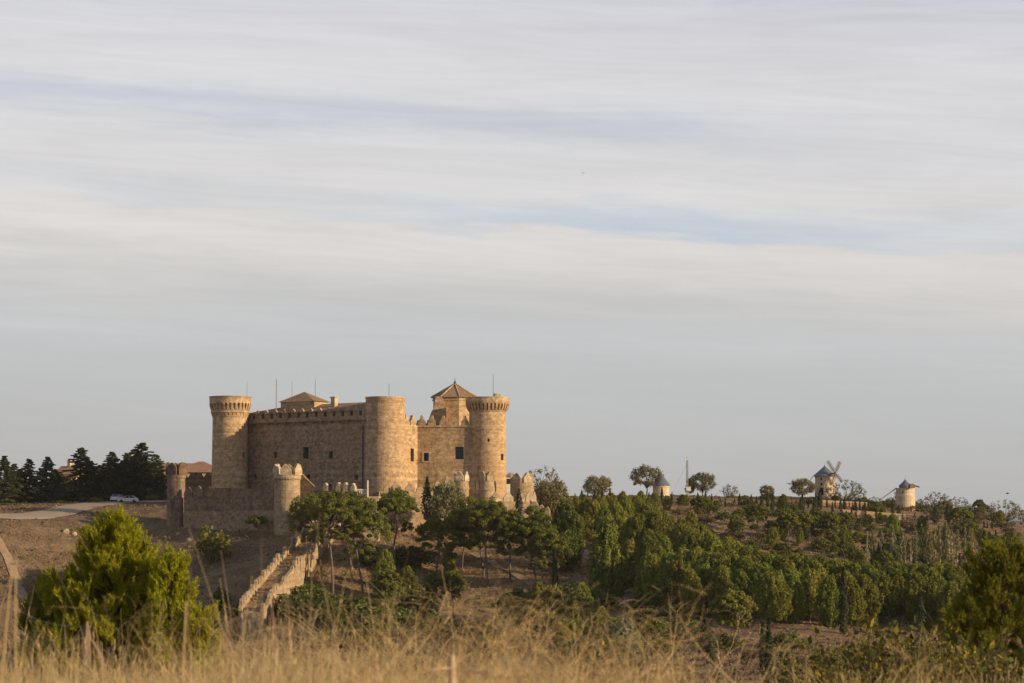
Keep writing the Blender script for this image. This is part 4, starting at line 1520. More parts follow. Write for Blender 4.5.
# ------------------------------------------------------------------ dark conifers by the road
for px, py, Y, hpx, pr, wf, lab in [
    (4, 511, 512, 55, 0, 1.0, 'dark conifer at the far left by the road'),
    (-14, 513, 508, 58, 1, 1.0, 'dark conifer cut by the left picture border'),
    (29, 509, 516, 50, 3, 1.0, 'slim dark conifer, third along the road from the left'),
    (19, 509, 524, 40, 2, 1.0, 'short dark conifer half hidden between two by the road'),
    (46, 508, 516, 51, 0, 1.05, 'dark conifer with a broad skirt right of the slim one'),
    (81, 506, 520, 58, 3, 1.25, 'dark spired conifer standing apart in the middle of the roadside row'),
    (91, 506, 528, 45, 2, .9, 'shorter conifer close behind the spired one'),
    (110, 504, 522, 52, 0, 1.15, 'dark conifer just left of the parked white car'),
    (140, 503, 524, 60, 1, 1.2, 'tallest and widest dark conifer, behind the parked white car'),
    (126, 503, 528, 50, 3, 1.1, 'slender dark conifer rising behind the white car roof'),
    (155, 502, 530, 47, 2, 1.1, 'dark conifer at the right end of the roadside row'),
    (13, 510, 530, 46, 1, 1.1, 'dark conifer set back between the two at the far left'),
    (54, 507, 530, 38, 2, 1.0, 'low dark conifer set back right of the broad skirted one'),
    (100, 505, 534, 40, 0, 1.0, 'low dark conifer set back left of the parked cars'),
    (133, 503, 534, 54, 1, 1.1, 'dark conifer set back behind the widest one'),
]:
    single(cedars[pr], 13, px, py, hpx, lab, 'conifer', wf * 1.65, loc=spot(px, py, Y), group='dark conifers along the road')
for px, py, Y, hp, lab in ((63, 507, 508, 8, 'low yellow green bush between conifers at the road edge'), (96, 504, 511, 8, 'low bush at the road edge left of the car'), (14, 512, 500, 6, 'small pale bush under the far left conifers'), (152, 500.5, 515, 7, 'green bush at the road edge right of the car'), (62, 496, 545, 24, 'yellowish tree seen between the dark conifers')):
    single(yelshrub if hp < 20 else rounds[1], 1.9 if hp < 20 else 6, px, py, hp, lab, 'shrub' if hp < 20 else 'tree', 1.8 if hp < 20 else 1, loc=spot(px, py, Y))

# bushes on the left slope and at the wall foot
single(yelshrub, 1.9, 212, 563, 40, 'straggly yellow topped bush on the shaded slope left of the pines', 'shrub', .85)
single(shrubs[2], 1.3, 256, 524, 11, 'dark low bush at the foot of the weathered castle wall', 'shrub', 1.0, loc=at(256, 525, 470))
single(shrubs[1], 1.9, 221, 612, 26, 'dark leafy bush left of the descending wall foot', 'shrub', .8)
for px, py, hp, wf, lab in ((263, 618, 20, 1.3, 'scrubby bush right at the lower end of the descending wall walk'), (246, 622, 22, 1.2, 'scrubby bush left at the lower end of the descending wall'), (310, 605, 24, 1.3, 'green bush against the lower end of the descending wall'), (345, 628, 30, 1.6, 'broad green bush below the leaning pine cluster'), (372, 640, 26, 1.4, 'dark bush right of the broad green one below the pines'), (295, 622, 22, 1.2, 'small bush beside the bottom of the descending wall'), (420, 632, 26, 1.2, 'dark bush between the bleached trunk pines'), (376, 568, 20, 1.6, 'dark evergreen bush behind the wavy trunk pine'), (408, 568, 22, 1.6, 'dark evergreen bush right of the wavy trunk pine'),
                          (530, 650, 26, 1.5, 'round green bush low in the middle above the dry weeds'), (560, 655, 24, 1.7, 'wide green bush right of the middle above dry weeds'), (480, 650, 22, 1.4, 'green bush half hidden by the central dry weeds'), (598, 655, 26, 1.2, 'dense green bush beside the grey green shrub')):
    single(shrubs[0], 1.5, px, py, hp, lab, 'shrub', wf)
gs = shrub(2.0, 2.6, 34, 40, .15, M['bush_grey'])
single(gs, 2.6, 622, 662, 58, 'grey green spiky shrub low in the middle right', 'shrub', .9, loc=hit(622, 668, 200))

# ------------------------------------------------------------------ right-hand wood
def inside(poly, x, y):
    c = False
    n = len(poly)
    for i in range(n):
        x1, y1 = poly[i]; x2, y2 = poly[(i + 1) % n]
        if (y1 > y) != (y2 > y) and x < (x2 - x1) * (y - y1) / (y2 - y1) + x1:
            c = not c
    return c


WOOD = [(572, 520), (600, 512), (645, 520), (665, 534), (700, 552), (730, 570), (765, 583), (800, 590), (860, 588), (925, 586), (960, 592), (1005, 596), (1060, 600), (1060, 640), (985, 640), (930, 632), (870, 630), (815, 628), (770, 626), (742, 622), (715, 620), (690, 622), (662, 608), (645, 598), (650, 575), (632, 560), (596, 545)]
placed = []
tries = 0
while len(placed) < 215 and tries < 9000:
    tries += 1
    px, py = random.uniform(570, 1060), random.uniform(510, 641)
    if not inside(WOOD, px, py):
        continue
    p = hit(px, py)
    if any((p.x - q.x) ** 2 + ((p.y - q.y) * .62) ** 2 < 2.7 ** 2 for q in placed):
        continue
    top = float(np.interp(px, (560, 600, 640, 665, 700, 760, 860, 950, 1060), (503, 500, 500, 513, 531, 553, 565, 566, 570)))
    if py - top < 13:
        continue
    placed.append(p)
    hpx = random.uniform(6.2, 9.2) / (p.y * K)
    if 590 < px < 670:
        hpx *= 1.05
    grow(pines, 7.0, px, py, min(hpx, 50, py - top + random.uniform(-3, 3)), 'bushy green pine', 'pine tree', 'pines of the right-hand wood', random.uniform(.85, 1.1), loc=p)
# pines between the ridge and the wood, left part
for px, py, hp in ((577, 524, 26), (590, 530, 30), (603, 536, 34), (640, 512, 20), (622, 514, 22), (612, 510, 17), (655, 510, 17), (584, 511, 16), (575, 548, 34), (700, 518, 16), (667, 511, 15), (597, 516, 20), (630, 524, 26), (648, 518, 20)):
    grow(pines, 7.0, px, py, hp, 'bushy green pine', 'pine tree', 'pines of the right-hand wood', 1.0)
# parkland pines on the upper slope
for px, py, hp, k in ((683, 515, 21, 0), (701, 523, 28, 1), (757, 535, 32, 1), (748, 526, 22, 2), (717, 514, 14, 0), (789, 548, 38, 2), (800, 542, 32, 3), (781, 530, 22, 0), (828, 541, 30, 3), (845, 541, 30, 1), (772, 545, 26, 2), (740, 540, 20, 2), (815, 527, 20, 0), (868, 560, 26, 0), (900, 556, 24, 2), (885, 545, 18, 1), (930, 560, 26, 1), (800, 574, 22, 2), (962, 540, 34, 1), (975, 548, 26, 0), (947, 552, 22, 0), (990, 565, 30, 3), (1010, 560, 30, 0)):
    grow(round_pines[k], 7.0, px, py, hp, 'rounded stone pine', 'pine tree', 'stone pines of the upper slope', 1.0)
for k in range(64):
    px, py = random.uniform(668, 1015), random.uniform(514, 578)
    if inside(WOOD, px, py) or (695 < px < 790 and 522 < py < 556 and random.random() < .7):
        continue
    if random.random() < .5:
        grow(round_pines, 7.0, px, py, random.uniform(14, 26), 'rounded stone pine', 'pine tree', 'stone pines of the upper slope', 1.0)
    else:
        grow(pines, 7.0, px, py, random.uniform(12, 24), 'bushy green pine', 'pine tree', 'pines of the right-hand wood', 1.0)
# rows of little cypresses on the brow
cy = []
for px in np.arange(612, 880, 4.4):
    if random.random() < .78:
        cy.append((px + random.uniform(-3, 3), 503 + (px - 612) * .024 + random.uniform(-1.5, 4.5), random.choice((random.uniform(6, 11), random.uniform(9, 18)))))
for px in np.arange(575, 612, 7):
    cy.append((px + random.uniform(-1.4, 1.4), 505 + random.uniform(-1, 2), random.uniform(12, 20)))
for px in np.arange(775, 1000, 4.6):
    if random.random() < .78:
        cy.append((px + random.uniform(-3, 3), 514 + max(0, px - 860) * .085 + random.uniform(-3, 5), random.choice((random.uniform(6, 11), random.uniform(9, 18)))))
for px in np.arange(806, 870, 6.5):
    cy.append((px + random.uniform(-2, 2), 524 + random.uniform(-3, 5), random.uniform(10, 17)))
for px, py, hp in ((879, 570, 26), (884, 572, 28), (889, 571, 25), (895, 574, 24), (960, 574, 20), (975, 576, 20), (943, 566, 18), (923, 568, 16), (857, 582, 16), (823, 575, 14), (812, 536, 22), (806, 540, 22), (985, 560, 28), (990, 556, 24), (983, 548, 20), (996, 552, 22), (844, 634, 66), (921, 640, 44), (763, 670, 46), (769, 672, 52), (782, 676, 30), (711, 664, 40), (789, 666, 24), (951, 628, 42), (703, 650, 34)):
    cy.append((px, py, hp))
for px, py, hp in cy:
    grow(cyps, 5.0, px, py, hp, 'tall dark cypress' if hp > 21 else 'small dark cypress', 'cypress', 'cypresses of the right slope', (.9 if hp > 40 else 1.25) * random.uniform(.8, 1.3))
# trees on the skyline
SKY = [(647, 494, 29, rounds[2], 'broad round tree'), (597, 503, 29, rounds[0], 'round leafy tree'), (702, 499, 28, rounds[0], 'round leafy tree'), (690, 496, 12, rounds[1], 'small round tree'),
       (730, 503, 19, thins[0], 'thin autumn tree'), (767, 502, 17, rounds[1], 'small round tree'), (803, 502, 25, rounds[0], 'round leafy tree'), (846, 512, 32, thins[1], 'thin autumn tree'),
       (875, 512, 16, thins[0], 'thin autumn tree'), (893, 511, 14, thins[1], 'thin autumn tree'), (935, 518, 26, thins[1], 'thin autumn tree'), (921, 517, 18, thins[0], 'thin autumn tree'), (957, 519, 22, thins[1], 'thin autumn tree'),
       (905, 509, 22, rounds[1], 'small round tree'), (1005, 530, 30, thins[1], 'thin autumn tree'), (1020, 536, 28, thins[0], 'thin autumn tree'), (971, 524, 20, thins[0], 'thin autumn tree'), (945, 520, 20, rounds[1], 'small round tree'), (982, 545, 42, rounds[0], 'round leafy tree'), (715, 505, 10, thins[0], 'thin autumn tree'), (1034, 534, 26, thins[1], 'thin autumn tree'), (745, 507, 12, rounds[1], 'small round tree'), (868, 515, 14, rounds[1], 'small round tree'), (897, 519, 20, thins[1], 'thin autumn tree')]
for px, py, hp, pr, ph in SKY:
    w = at(px, py, 728 if px < 900 else 715)
    w.z = min(w.z, gz(w.x, w.y) + .3)
    grow(pr, 6.0, px, py, hp, ph, 'tree', 'trees along the skyline', 1.0, loc=w)
# poplars
for k, px in enumerate((868, 873, 882, 902, 905, 916, 922, 928, 931, 935, 946, 949, 952, 958, 966, 970, 973, 940, 893, 911)):
    py = 568 + random.uniform(-4, 6)
    hp = random.uniform(34, 46)
    grow(yellow_poplar if k == 16 else random.choice(poplars), 9.0, px, py, hp, 'yellow poplar' if k == 16 else 'slender pale poplar', 'poplar', 'poplars on the right slope', 1.0)
# young growth at the foot of the castle slope
for px, py, hp, k in ((508, 628, 26, 0), (520, 622, 24, 1), (538, 628, 34, 0), (556, 634, 36, 0), (565, 622, 28, 1), (580, 634, 38, 0), (588, 618, 26, 1), (602, 648, 30, 0), (612, 640, 26, 1), (548, 652, 30, 1), (532, 654, 24, 1), (570, 660, 30, 0), (590, 668, 26, 1), (515, 645, 22, 1), (500, 652, 22, 1), (612, 672, 26, 1), (635, 664, 24, 0), (648, 655, 22, 1),
                      (300, 614, 22, 1), (318, 622, 26, 1), (332, 636, 28, 0), (352, 614, 22, 1), (360, 634, 26, 1), (382, 626, 30, 0), (395, 638, 24, 1), (415, 622, 26, 1), (432, 640, 24, 1), (340, 648, 22, 1), (378, 652, 22, 1), (470, 640, 20, 1)):
    if k:
        grow(shrubs, 1.5, px, py, hp * 1.15, 'leafy green bush', 'shrub', 'bushes at the foot of the slope', 1.35)
    else:
        grow(pines, 7.0, px, py, hp * 1.3, 'bright young pine', 'pine tree', 'young pines at the foot of the slope', 1.0)
for k in range(34):
    grow(random.choice((shrubs, dryshrubs)), 1.5, random.uniform(672, 1000), random.uniform(500, 509), random.uniform(4, 8), 'low ridge bush', 'shrub', 'low bushes along the ridge', 1.5)
# bushes on the bare slope
for k in range(210):
    px, py = random.uniform(665, 1015), random.uniform(511, 585)
    if inside(WOOD, px, py):
        continue
    dry = random.random() < .5
    grow(dryshrubs if dry else shrubs, 1.5, px, py, random.uniform(5, 11), 'dry brown bush' if dry else 'low green bush', 'shrub', 'bushes of the upper slope', random.uniform(1, 1.6))
for px, py, hp, y in ((728, 652, 20, 0), (748, 662, 14, 1), (786, 646, 18, 0), (796, 650, 16, 0), (802, 668, 14, 1), (720, 645, 12, 1), (690, 640, 22, 0), (668, 632, 24, 0), (650, 640, 26, 0), (640, 622, 22, 0), (655, 612, 18, 0), (700, 652, 18, 1), (826, 578, 20, 2), (836, 582, 22, 2), (820, 584, 14, 2)):
    grow(yelshrub if y == 2 else dryshrubs if y else shrubs, 1.9 if y == 2 else 1.5, px, py, hp, 'yellowish bush' if y == 2 else 'dry brown bush' if y else 'leafy green bush', 'shrub', 'bushes at the foot of the slope', 1.1)


# ------------------------------------------------------------------ hillside grass and scrub (nobody could count these)
def tuft_field(name, n, mat, hmin, hmax, w, region, per=5, spread=.35):
    px = rng.uniform(region[0], region[1], n * 2)
    Yv = 1 / rng.uniform(1 / region[3], 1 / region[2], n * 2) if region[2] < 200 else rng.uniform(region[2], region[3], n * 2)
    X = (px - 512) * K * Yv
    den = fbm(X / 13, Yv / 11, 31, 4)
    ok = den > rng.uniform(-.75, .45, n * 2)
    for Cs, hw in ROADS:
        near = np.full(len(X), 1e9)
        for c in Cs:
            near = np.minimum(near, (X - c[0]) ** 2 + (Yv - c[1]) ** 2)
        ok &= near > (hw * .72) ** 2
    X, Yv = X[ok][:n], Yv[ok][:n]
    n = len(X)
    Z = ground(X, Yv)
    B = np.stack([X, Yv, Z - .03], 1)
    Q = []
    for k in range(per):
        off = np.c_[rng.normal(0, spread, (n, 2)), np.zeros(n)]
        a = rng.uniform(0, 2 * np.pi, n)
        d = np.stack([np.cos(a), np.sin(a), np.zeros(n)], 1)
        h = rng.uniform(hmin, hmax, n)[:, None]
        ln = np.c_[rng.normal(0, .9, (n, 2)), np.ones(n)] * h
        p = B + off
        ww = w * rng.uniform(.6, 1.4, n)[:, None]
        Q.append(np.stack([p - d * ww, p + d * ww, p + d * ww * .5 + ln, p - d * ww * .4 + ln * .93], 1))
    o = quad_mesh(name, np.concatenate(Q), mat)
    return tag(o, kind='stuff')


tuft_field('hillside_grass', 36000, M['straw_hill'], .08, .32, .09, (-60, 1080, 240, 740))
tuft_field('castle_slope_grass', 22000, M['straw_hill'], .1, .45, .08, (-60, 620, 330, 480))
tuft_field('hillside_scrub', 9000, M['scrub_hill'], .1, .42, .22, (300, 1080, 240, 740), 6, .5)
tuft_field('shaded_slope_scrub', 1600, M['scrub_hill'], .1, .42, .2, (-60, 290, 260, 500), 6, .5)
# ------------------------------------------------------------------ windmills
def windmill(px, py_base, py_wall, Y, wpx, lab, cap, sails=None, tail=None, wins=()):
    base = at(px, py_base, Y)
    u = Y * K
    r = wpx / 2 * u
    zt = zat(py_wall, Y)
    t = thing('windmill', base, lab, 'windmill')
    body = MB().lathe(base.x, base.y, [(r * 1.05, base.z - 3), (r * 1.03, base.z), (r * .98, zt - .35), (r * 1.03, zt - .3), (r * 1.03, zt)], 32).build('tower', M['mill'], t)
    cut = MB()
    ws = []
    for wx, wy, wp, hp in wins:
        p = cyl_hit(wx, (base.x, base.y), r)
        nx, ny = (p[0] - base.x) / r, (p[1] - base.y) / r
        rz = math.atan2(ny, nx) + math.pi / 2
        c = (p[0], p[1], zat(wy, p[1]))
        cut.box((c[0] - nx * .1, c[1] - ny * .1, c[2]), (wp * u, 1.4, hp * u), rz)
        ws.append((c, rz, wp * u, hp * u))
    if ws:
        carve(body, cut)
        for c, rz, w, h in ws:
            window_unit(body, c, rz, w, h, .7)
    if cap:
        rc, zc0, zc1 = cap[0] / 2 * u, zat(cap[1], Y), zat(cap[2], Y)
        MB().lathe(base.x, base.y, [(rc * .9, zt - .02), (rc, zc0), (rc * .99, zc0 + .12), (rc * .66, zc0 + (zc1 - zc0) * .36), (rc * .32, zc0 + (zc1 - zc0) * .70), (.12, zc1), (.05, zc1 + .5)], 28).build('cap', M['slate'], t)
    if sails:
        hx, hy, tips = sails
        hub = at(hx, hy, Y - r - .9)
        inn = Vector((base.x, base.y, hub.z - .2))
        MB().tube([inn, hub], [.26, .22], 8).box(tuple(hub), (.6, .6, .6), .4).build('windshaft', M['wood'], t)
        for tx, ty in tips:
            tip = at(tx, ty, Y - r - .9 + (tx - hx) * .02)
            m = MB()
            m.tube([hub, tip], [.20, .13], 5)
            d = (tip - hub).normalized()
            sd = d.cross(Vector((.35, -.94, 0))).normalized()
            L = (tip - hub).length
            for s in (-1, 1):
                m.tube([hub + d * L * .22 + sd * s * .5, tip + sd * s * .5], .07, 4)
            for k in range(10):
                q = hub + d * L * (.22 + .78 * k / 9)
                m.tube([q - sd * .5, q + sd * .5], .055, 4)
            m.build('sail', M['wood'], t)
    if tail:
        (x0, y0), (x1, y1) = tail
        a, b = at(x0, y0, Y - r * .5), at(x1, y1, Y - r - 3.5)
        MB().tube([a, b], [.17, .13], 6).build('tail_pole', M['wood'], t)
    return t


windmill(825, 498, 476.2, 735, 19.8, 'windmill with dark blue conical cap and four lattice sails', (24, 476.3, 466), (835.3, 473.2, [(827.6, 461.2), (840, 461.8), (842, 481.6), (831.5, 485)]), ((814, 475.5), (810.6, 479.5)),
         [(820.8, 479.2, 2, 2.2), (820.8, 484, 2.2, 2.6), (821, 491.6, 4, 7.5)])
mw = windmill(905.5, 509, 488.2, 712, 19, 'pale windmill tower with small broken cap and no sails', (13, 486, 479.6), None, ((896.5, 488), (880.5, 499.6)), [(902, 492, 1.6, 1.8)])
b = at(911.5, 486, 708)
MB().box((b.x, b.y, b.z), (1.6, 1.4, 1.3), .3, .8).tube([(b.x + .5, b.y, b.z + .2), (b.x + 2.2, b.y - .8, b.z - .3)], .2, 6).build('windshaft', M['wood'], mw)
for mdl in [c for c in mw.children if c.name.startswith('cap')]:
    pass
windmill(661.2, 497, 486, 728, 16.6, 'squat windmill with grey conical roof hidden among ridge trees', (18.4, 485.6, 473), None, None, [(667.6, 484.6, 1.5, 2)])

# radio mast
mp_ = at(687.2, 498, 720)
mast = thing('antenna_mast', mp_, 'thin lattice antenna mast with guy wires standing on the ridge', 'antenna')
zt_ = zat(457.5, 720)
m = MB()
for k in range(3):
    a = k * 2.094
    m.tube([(mp_.x + .34 * math.cos(a), mp_.y + .34 * math.sin(a), mp_.z - 1), (mp_.x + .26 * math.cos(a), mp_.y + .26 * math.sin(a), zt_ - 1)], .085, 5)
for k in range(16):
    z0, z1 = mp_.z + k * .7, mp_.z + k * .7 + .7
    for s in range(3):
        a, c = (s + k) * 2.094, (s + k + 1) * 2.094
        m.tube([(mp_.x + .3 * math.cos(a), mp_.y + .3 * math.sin(a), z0), (mp_.x + .3 * math.cos(c), mp_.y + .3 * math.sin(c), z1)], .05, 4)
m.tube([(mp_.x, mp_.y, zt_ - 1.2), (mp_.x, mp_.y, zt_ + .2)], .05, 5)
m.build('lattice', M['pole'], mast)
for k in range(3):
    a = k * 2.094 + .5
    MB().tube([(mp_.x, mp_.y, zt_ - 2), (mp_.x + 6 * math.cos(a), mp_.y + 6 * math.sin(a), mp_.z)], .018, 4).build('guy_wire', M['wire'], mast)
MB().tube([(mp_.x - .5, mp_.y - .3, zat(462, 720)), (mp_.x - .5, mp_.y - .3, zat(458, 720))], .13, 6).build('antenna', M['white'], mast)
hut = at(688.5, 489, 716)
MB().box((hut.x, hut.y, hut.z), (1.3, 1.2, 1.1)).prism([(hut.x - .75, hut.y - .7), (hut.x + .75, hut.y - .7), (hut.x + .75, hut.y + .7), (hut.x - .75, hut.y + .7)], hut.z + .55, hut.z + .68).build('equipment_box', M['white'], mast)

# terraces and low buildings by the mills
def wall_thing(name, px0, py0, px1, py1, Y0, Y1, hpx, th, mat, lab, cat='wall', cop=None):
    a, b_ = hit(px0, py0), hit(px1, py1)
    Y0, Y1 = a.y, b_.y
    t = thing(name, (a + b_) / 2, lab, cat)
    d = (b_ - a); d = Vector((d.x, d.y)).normalized()
    n_ = Vector((-d.y, d.x)) * th
    h0, h1 = hpx * Y0 * K, hpx * Y1 * K
    MB().prism([(a.x, a.y), (b_.x, b_.y), (b_.x + n_.x, b_.y + n_.y), (a.x + n_.x, a.y + n_.y)], min(a.z, b_.z) - 3, [a.z + h0, b_.z + h1, b_.z + h1, a.z + h0]).build('masonry', mat, t)
    if cop:
        e = Vector((d.y, -d.x)) * .15
        MB().prism([(a.x + e.x, a.y + e.y), (b_.x + e.x, b_.y + e.y), (b_.x + n_.x - e.x, b_.y + n_.y - e.y), (a.x + n_.x - e.x, a.y + n_.y - e.y)], min(a.z + h0, b_.z + h1) - .05, [a.z + h0 + .18, b_.z + h1 + .18, b_.z + h1 + .18, a.z + h0 + .18]).build('coping', cop, t)
    return t


wall_thing('terrace_wall', 812, 505, 868, 508, 722, 716, 5, 1.0, M['rust'], 'rusty earth terrace wall below the windmill with sails', cop=M['ochre_wall'])
wall_thing('retaining_wall', 838, 516, 906, 521, 706, 700, 6, 1.2, M['pale'], 'long pale retaining wall below the broken capped windmill', cop=M['ochre_wall'])


def house(px, py, Y, wpx, dpt, hw, hr, lab, wallm, roofm, rz=0.0, chims=(), hipped=True, wins=0):
    c = at(px, py, Y)
    u = Y * K
    w = wpx * u
    t = thing('house', c, lab, 'house')
    ca, sa = math.cos(rz), math.sin(rz)
    P = lambda a, b: (c.x + a * ca - b * sa, c.y + a * sa + b * ca)
    MB().prism([P(-w / 2, 0), P(w / 2, 0), P(w / 2, dpt), P(-w / 2, dpt)], c.z - 4, c.z + hw).build('wall', wallm, t)
    o = .45
    ze, zr = c.z + hw + .02, c.z + hw + hr
    k = min(dpt / 2, w / 2 * .9) if hipped else -o
    a0_, a1_, a2_, a3_ = P(-w / 2 - o, -o), P(w / 2 + o, -o), P(w / 2 + o, dpt + o), P(-w / 2 - o, dpt + o)
    r0_, r1_ = P(-w / 2 + k, dpt / 2), P(w / 2 - k, dpt / 2)
    m = MB()
    m.add([(*a0_, ze), (*a1_, ze), (*a2_, ze), (*a3_, ze), (*r0_, zr), (*r1_, zr)], [(0, 1, 5, 4), (1, 2, 5), (2, 3, 4, 5), (3, 0, 4), (3, 2, 1, 0)])
    rf_ = m.build('roof', roofm, t)
    for f_, s_ in chims:
        q = P(-w / 2 + f_ * w, dpt * .45)
        MB().box((q[0], q[1], zr + .2), (s_, s_, 2.0), rz).box((q[0], q[1], zr + 1.26), (s_ * 1.25, s_ * 1.25, .2), rz).build('chimney', M['ochre_wall'], rf_)
    for k_ in range(wins):
        q = P(-w / 2 + (k_ + .5) / wins * w, -.02)
        MB().box((q[0], q[1], c.z + hw * .5), (.9, .16, 1.2), rz).build('window', M['dark'], t)
    return t


# long red roofs behind the roadside conifers
house(152, 480, 620, 172, 22, .6, 4.0, 'long house with wide red tiled roof behind the roadside conifers', M['ochre_wall'], M['red_tile'], R(3), ((.905, 1.1), (.05, 1.0)), True, 0)
house(61, 479, 612, 20, 9, 1.0, 2.4, 'small house with dark red hipped roof left of the long red roof', M['ochre_wall'], M['red_tile'], R(-24), ((.45, .8),), False, 1)
house(196, 478, 606, 50, 12, 1.4, 2.9, 'red roofed house right beside the castle left turret', M['ochre_wall'], M['red_tile'], R(-4), ((.8, .9),), True, 3)
house(160.5, 499, 540, 11, 4, 2.7, 1.1, 'small roadside shelter with red roof and a white front pillar', M['old_dark'], M['red_tile'], 0, (), True, 1)
sp = at(161.3, 499, 538.5)
sh_ = [o for o in COL.objects if o.get('label', '').startswith('small roadside shelter')][0]
MB().lathe(sp.x, sp.y, [(.2, sp.z - 1), (.2, sp.z + 2.2), (.3, sp.z + 2.3), (.3, sp.z + 2.45)], 12).build('pillar', M['white'], sh_)
house(512, 486, 570, 14, 8, 2.2, 1.0, 'white walled house peeping out behind the right round tower', M['white'], M['red_tile'], R(5), (), True, 2)
house(946.5, 517, 722, 12, 6, 2.6, 1.2, 'small ochre house among the skyline trees right of the mills', M['ochre_wall'], M['red_tile'], R(-10), (), True, 1)
house(998, 529, 726, 11, 6, 2.6, 1.2, 'small ochre house near the right picture border on the skyline', M['ochre_wall'], M['red_tile'], R(8), (), True, 1)


# ------------------------------------------------------------------ parked cars
def car(px, py, Y, lab, flip=1, scale=1.0, rz=0.0, mat='carpaint'):
    c = at(px, py, Y)
    t = thing('parked_car', (0, 0, 0), lab, 'car')
    # side outline, metres, front to +x
    low = [(-2.12, .34), (-2.16, .62), (-2.06, .92), (-1.62, .97), (1.06, .90), (1.82, .78), (2.10, .62), (2.13, .34)]
    b = MB()
    sec = [(-.86, .0), (-.80, .04)]
    n = len(low)
    vs = []
    for y, ins in ((-.86, 0.0), (-.80, .05), (.80, .05), (.86, 0.0)):
        pass
    prof = low
    for y, k, dz in ((-.87, .985, 0), (-.60, 1.0, .035), (.60, 1.0, .035), (.87, .985, 0)):
        for x, z in prof:
            vs.append((x * k, y, z + (dz if z > .7 else 0)))
    fs = []
    for j in range(3):
        for i in range(n):
            i2 = (i + 1) % n
            fs.append((j * n + i, j * n + i2, (j + 1) * n + i2, (j + 1) * n + i))
    fs += [tuple(range(n - 1, -1, -1)), tuple(range(3 * n, 4 * n))]
    b.add(vs, fs)
    body = b.build('body', M[mat], t)
    cab = [(-1.72, .95), (-1.02, 1.40), (-.30, 1.46), (.35, 1.38), (1.12, .90)]
    g = MB()
    nn = len(cab)
    gv = []
    for y, k in ((-.80, 1.0), (-.62, 1.0), (.62, 1.0), (.80, 1.0)):
        for x, z in cab:
            zz = z if abs(y) < .7 else .92 + (z - .92) * .93
            yy = y * (1 - .22 * (z - .92) / .5)
            gv.append((x, yy, zz))
    gf = []
    for j in range(3):
        for i in range(nn - 1):
            gf.append((j * nn + i, j * nn + i + 1, (j + 1) * nn + i + 1, (j + 1) * nn + i))
    gf += [tuple(range(nn - 1, -1, -1)), tuple(range(3 * nn, 4 * nn))]
    g.add(gv, gf)
    g.build('cabin_glass', M['glass'], t)
    r_ = MB()
    r_.prism([(-1.0, -.56), (.34, -.56), (.34, .56), (-1.0, .56)], 1.37, [1.42, 1.42, 1.42, 1.42])
    for s in (-1, 1):
        for x0, z0, x1, z1 in ((-1.72, .95, -1.0, 1.41), (.35, 1.39, 1.12, .91), (-.3, .95, -.28, 1.44)):
            r_.tube([(x0, s * .78, z0), (x1, s * .63, z1)], .05, 5)
    r_.build('roof', M[mat], t)
    for x in (-1.32, 1.32):
        for s in (-1, 1):
            w = MB()
            prof2 = [(.20, -.10), (.31, -.10), (.33, -.06), (.33, .06), (.31, .10), (.20, .10)]
            w.lathe(0, 0, prof2, 20)
            w.v = [(x + a, s * (.80) + z, .33 + b2) for a, b2, z in w.v]
            wo = w.build('wheel', M['tyre'], t)
            k = MB().lathe(0, 0, [(.03, -.085), (.20, -.08), (.20, .08), (.03, .085)], 16)
            k.v = [(x + a, s * (.815) + z, .33 + b2) for a, b2, z in k.v]
            k.build('rim', M['chrome'], wo)
    for s in (-1, 1):
        MB().box((2.06, s * .62, .68), (.16, .34, .13)).build('headlight', M['lamp'], t)
        MB().box((-2.10, s * .66, .78), (.12, .26, .16)).build('tail_light', M['redlamp'], t)
        MB().box((.62, s * .92, .98), (.12, .16, .11)).build('mirror', M[mat], t)
    t.location = c
    t.scale = (scale * flip, scale, scale)
    t.rotation_euler.z = rz
    return t


c1 = at(128, 501.5, 505)
zg = gz(c1.x, c1.y)
car(128, 501.8, 505, 'silver white saloon car parked on the road before the dark conifers', -1, 1.0, R(4))
car(117.8, 501.3, 511, 'pale car parked behind the silver white saloon, mostly hidden', 1, 1.05, R(80))
for o in list(COL.objects):
    if o.name.startswith('parked_car'):
        o.location.z = gz(o.location.x, o.location.y) + .11

# ------------------------------------------------------------------ small things
t_ = hit(766, 661)
bb = thing('bin', t_, 'small turquoise bin standing at the foot of the paired cypresses', 'bin')
MB().lathe(t_.x, t_.y, [(.34, t_.z - .05), (.40, t_.z + .9), (.43, t_.z + .92), (.43, t_.z + .98), (.34, t_.z + 1.0)], 16).build('body', M['turquoise'], bb)
MB().lathe(t_.x, t_.y, [(.44, t_.z + 1.0), (.40, t_.z + 1.12), (.1, t_.z + 1.2)], 16).build('lid', M['turquoise'], bb)
for px, py, s in ((190, 541, 1.0), (178, 535, .8), (66, 533, 1.2), (74, 536, .9), (352, 570, .9), (330, 578, 1.0), (586, 556, 1.6), (700, 637, .7)):
    c = hit(px, py)
    m = MB()
    m.lathe(c.x, c.y, [(s * .5, c.z - .3), (s * .62, c.z + s * .15), (s * .45, c.z + s * .5), (s * .12, c.z + s * .62)], 9, jit=.4)
    o = m.build('rock', M['pale'], None, origin=c)
    o.data.transform(Matrix.Identity(4))
    near = {190: 'pale rock on the shaded slope left below the castle turret', 178: 'smaller pale rock beside another on the shaded slope', 66: 'pale rock on the left slope under the road', 74: 'small pale rock right of another below the road', 352: 'pale rock between pine trunks on the castle slope', 330: 'pale rock at the foot of the leftmost umbrella pine', 586: 'large pale rock by the track left of the dark pines', 700: 'small pale rock on reddish earth at the right slope foot'}
    tag(o, near[px], 'rock')


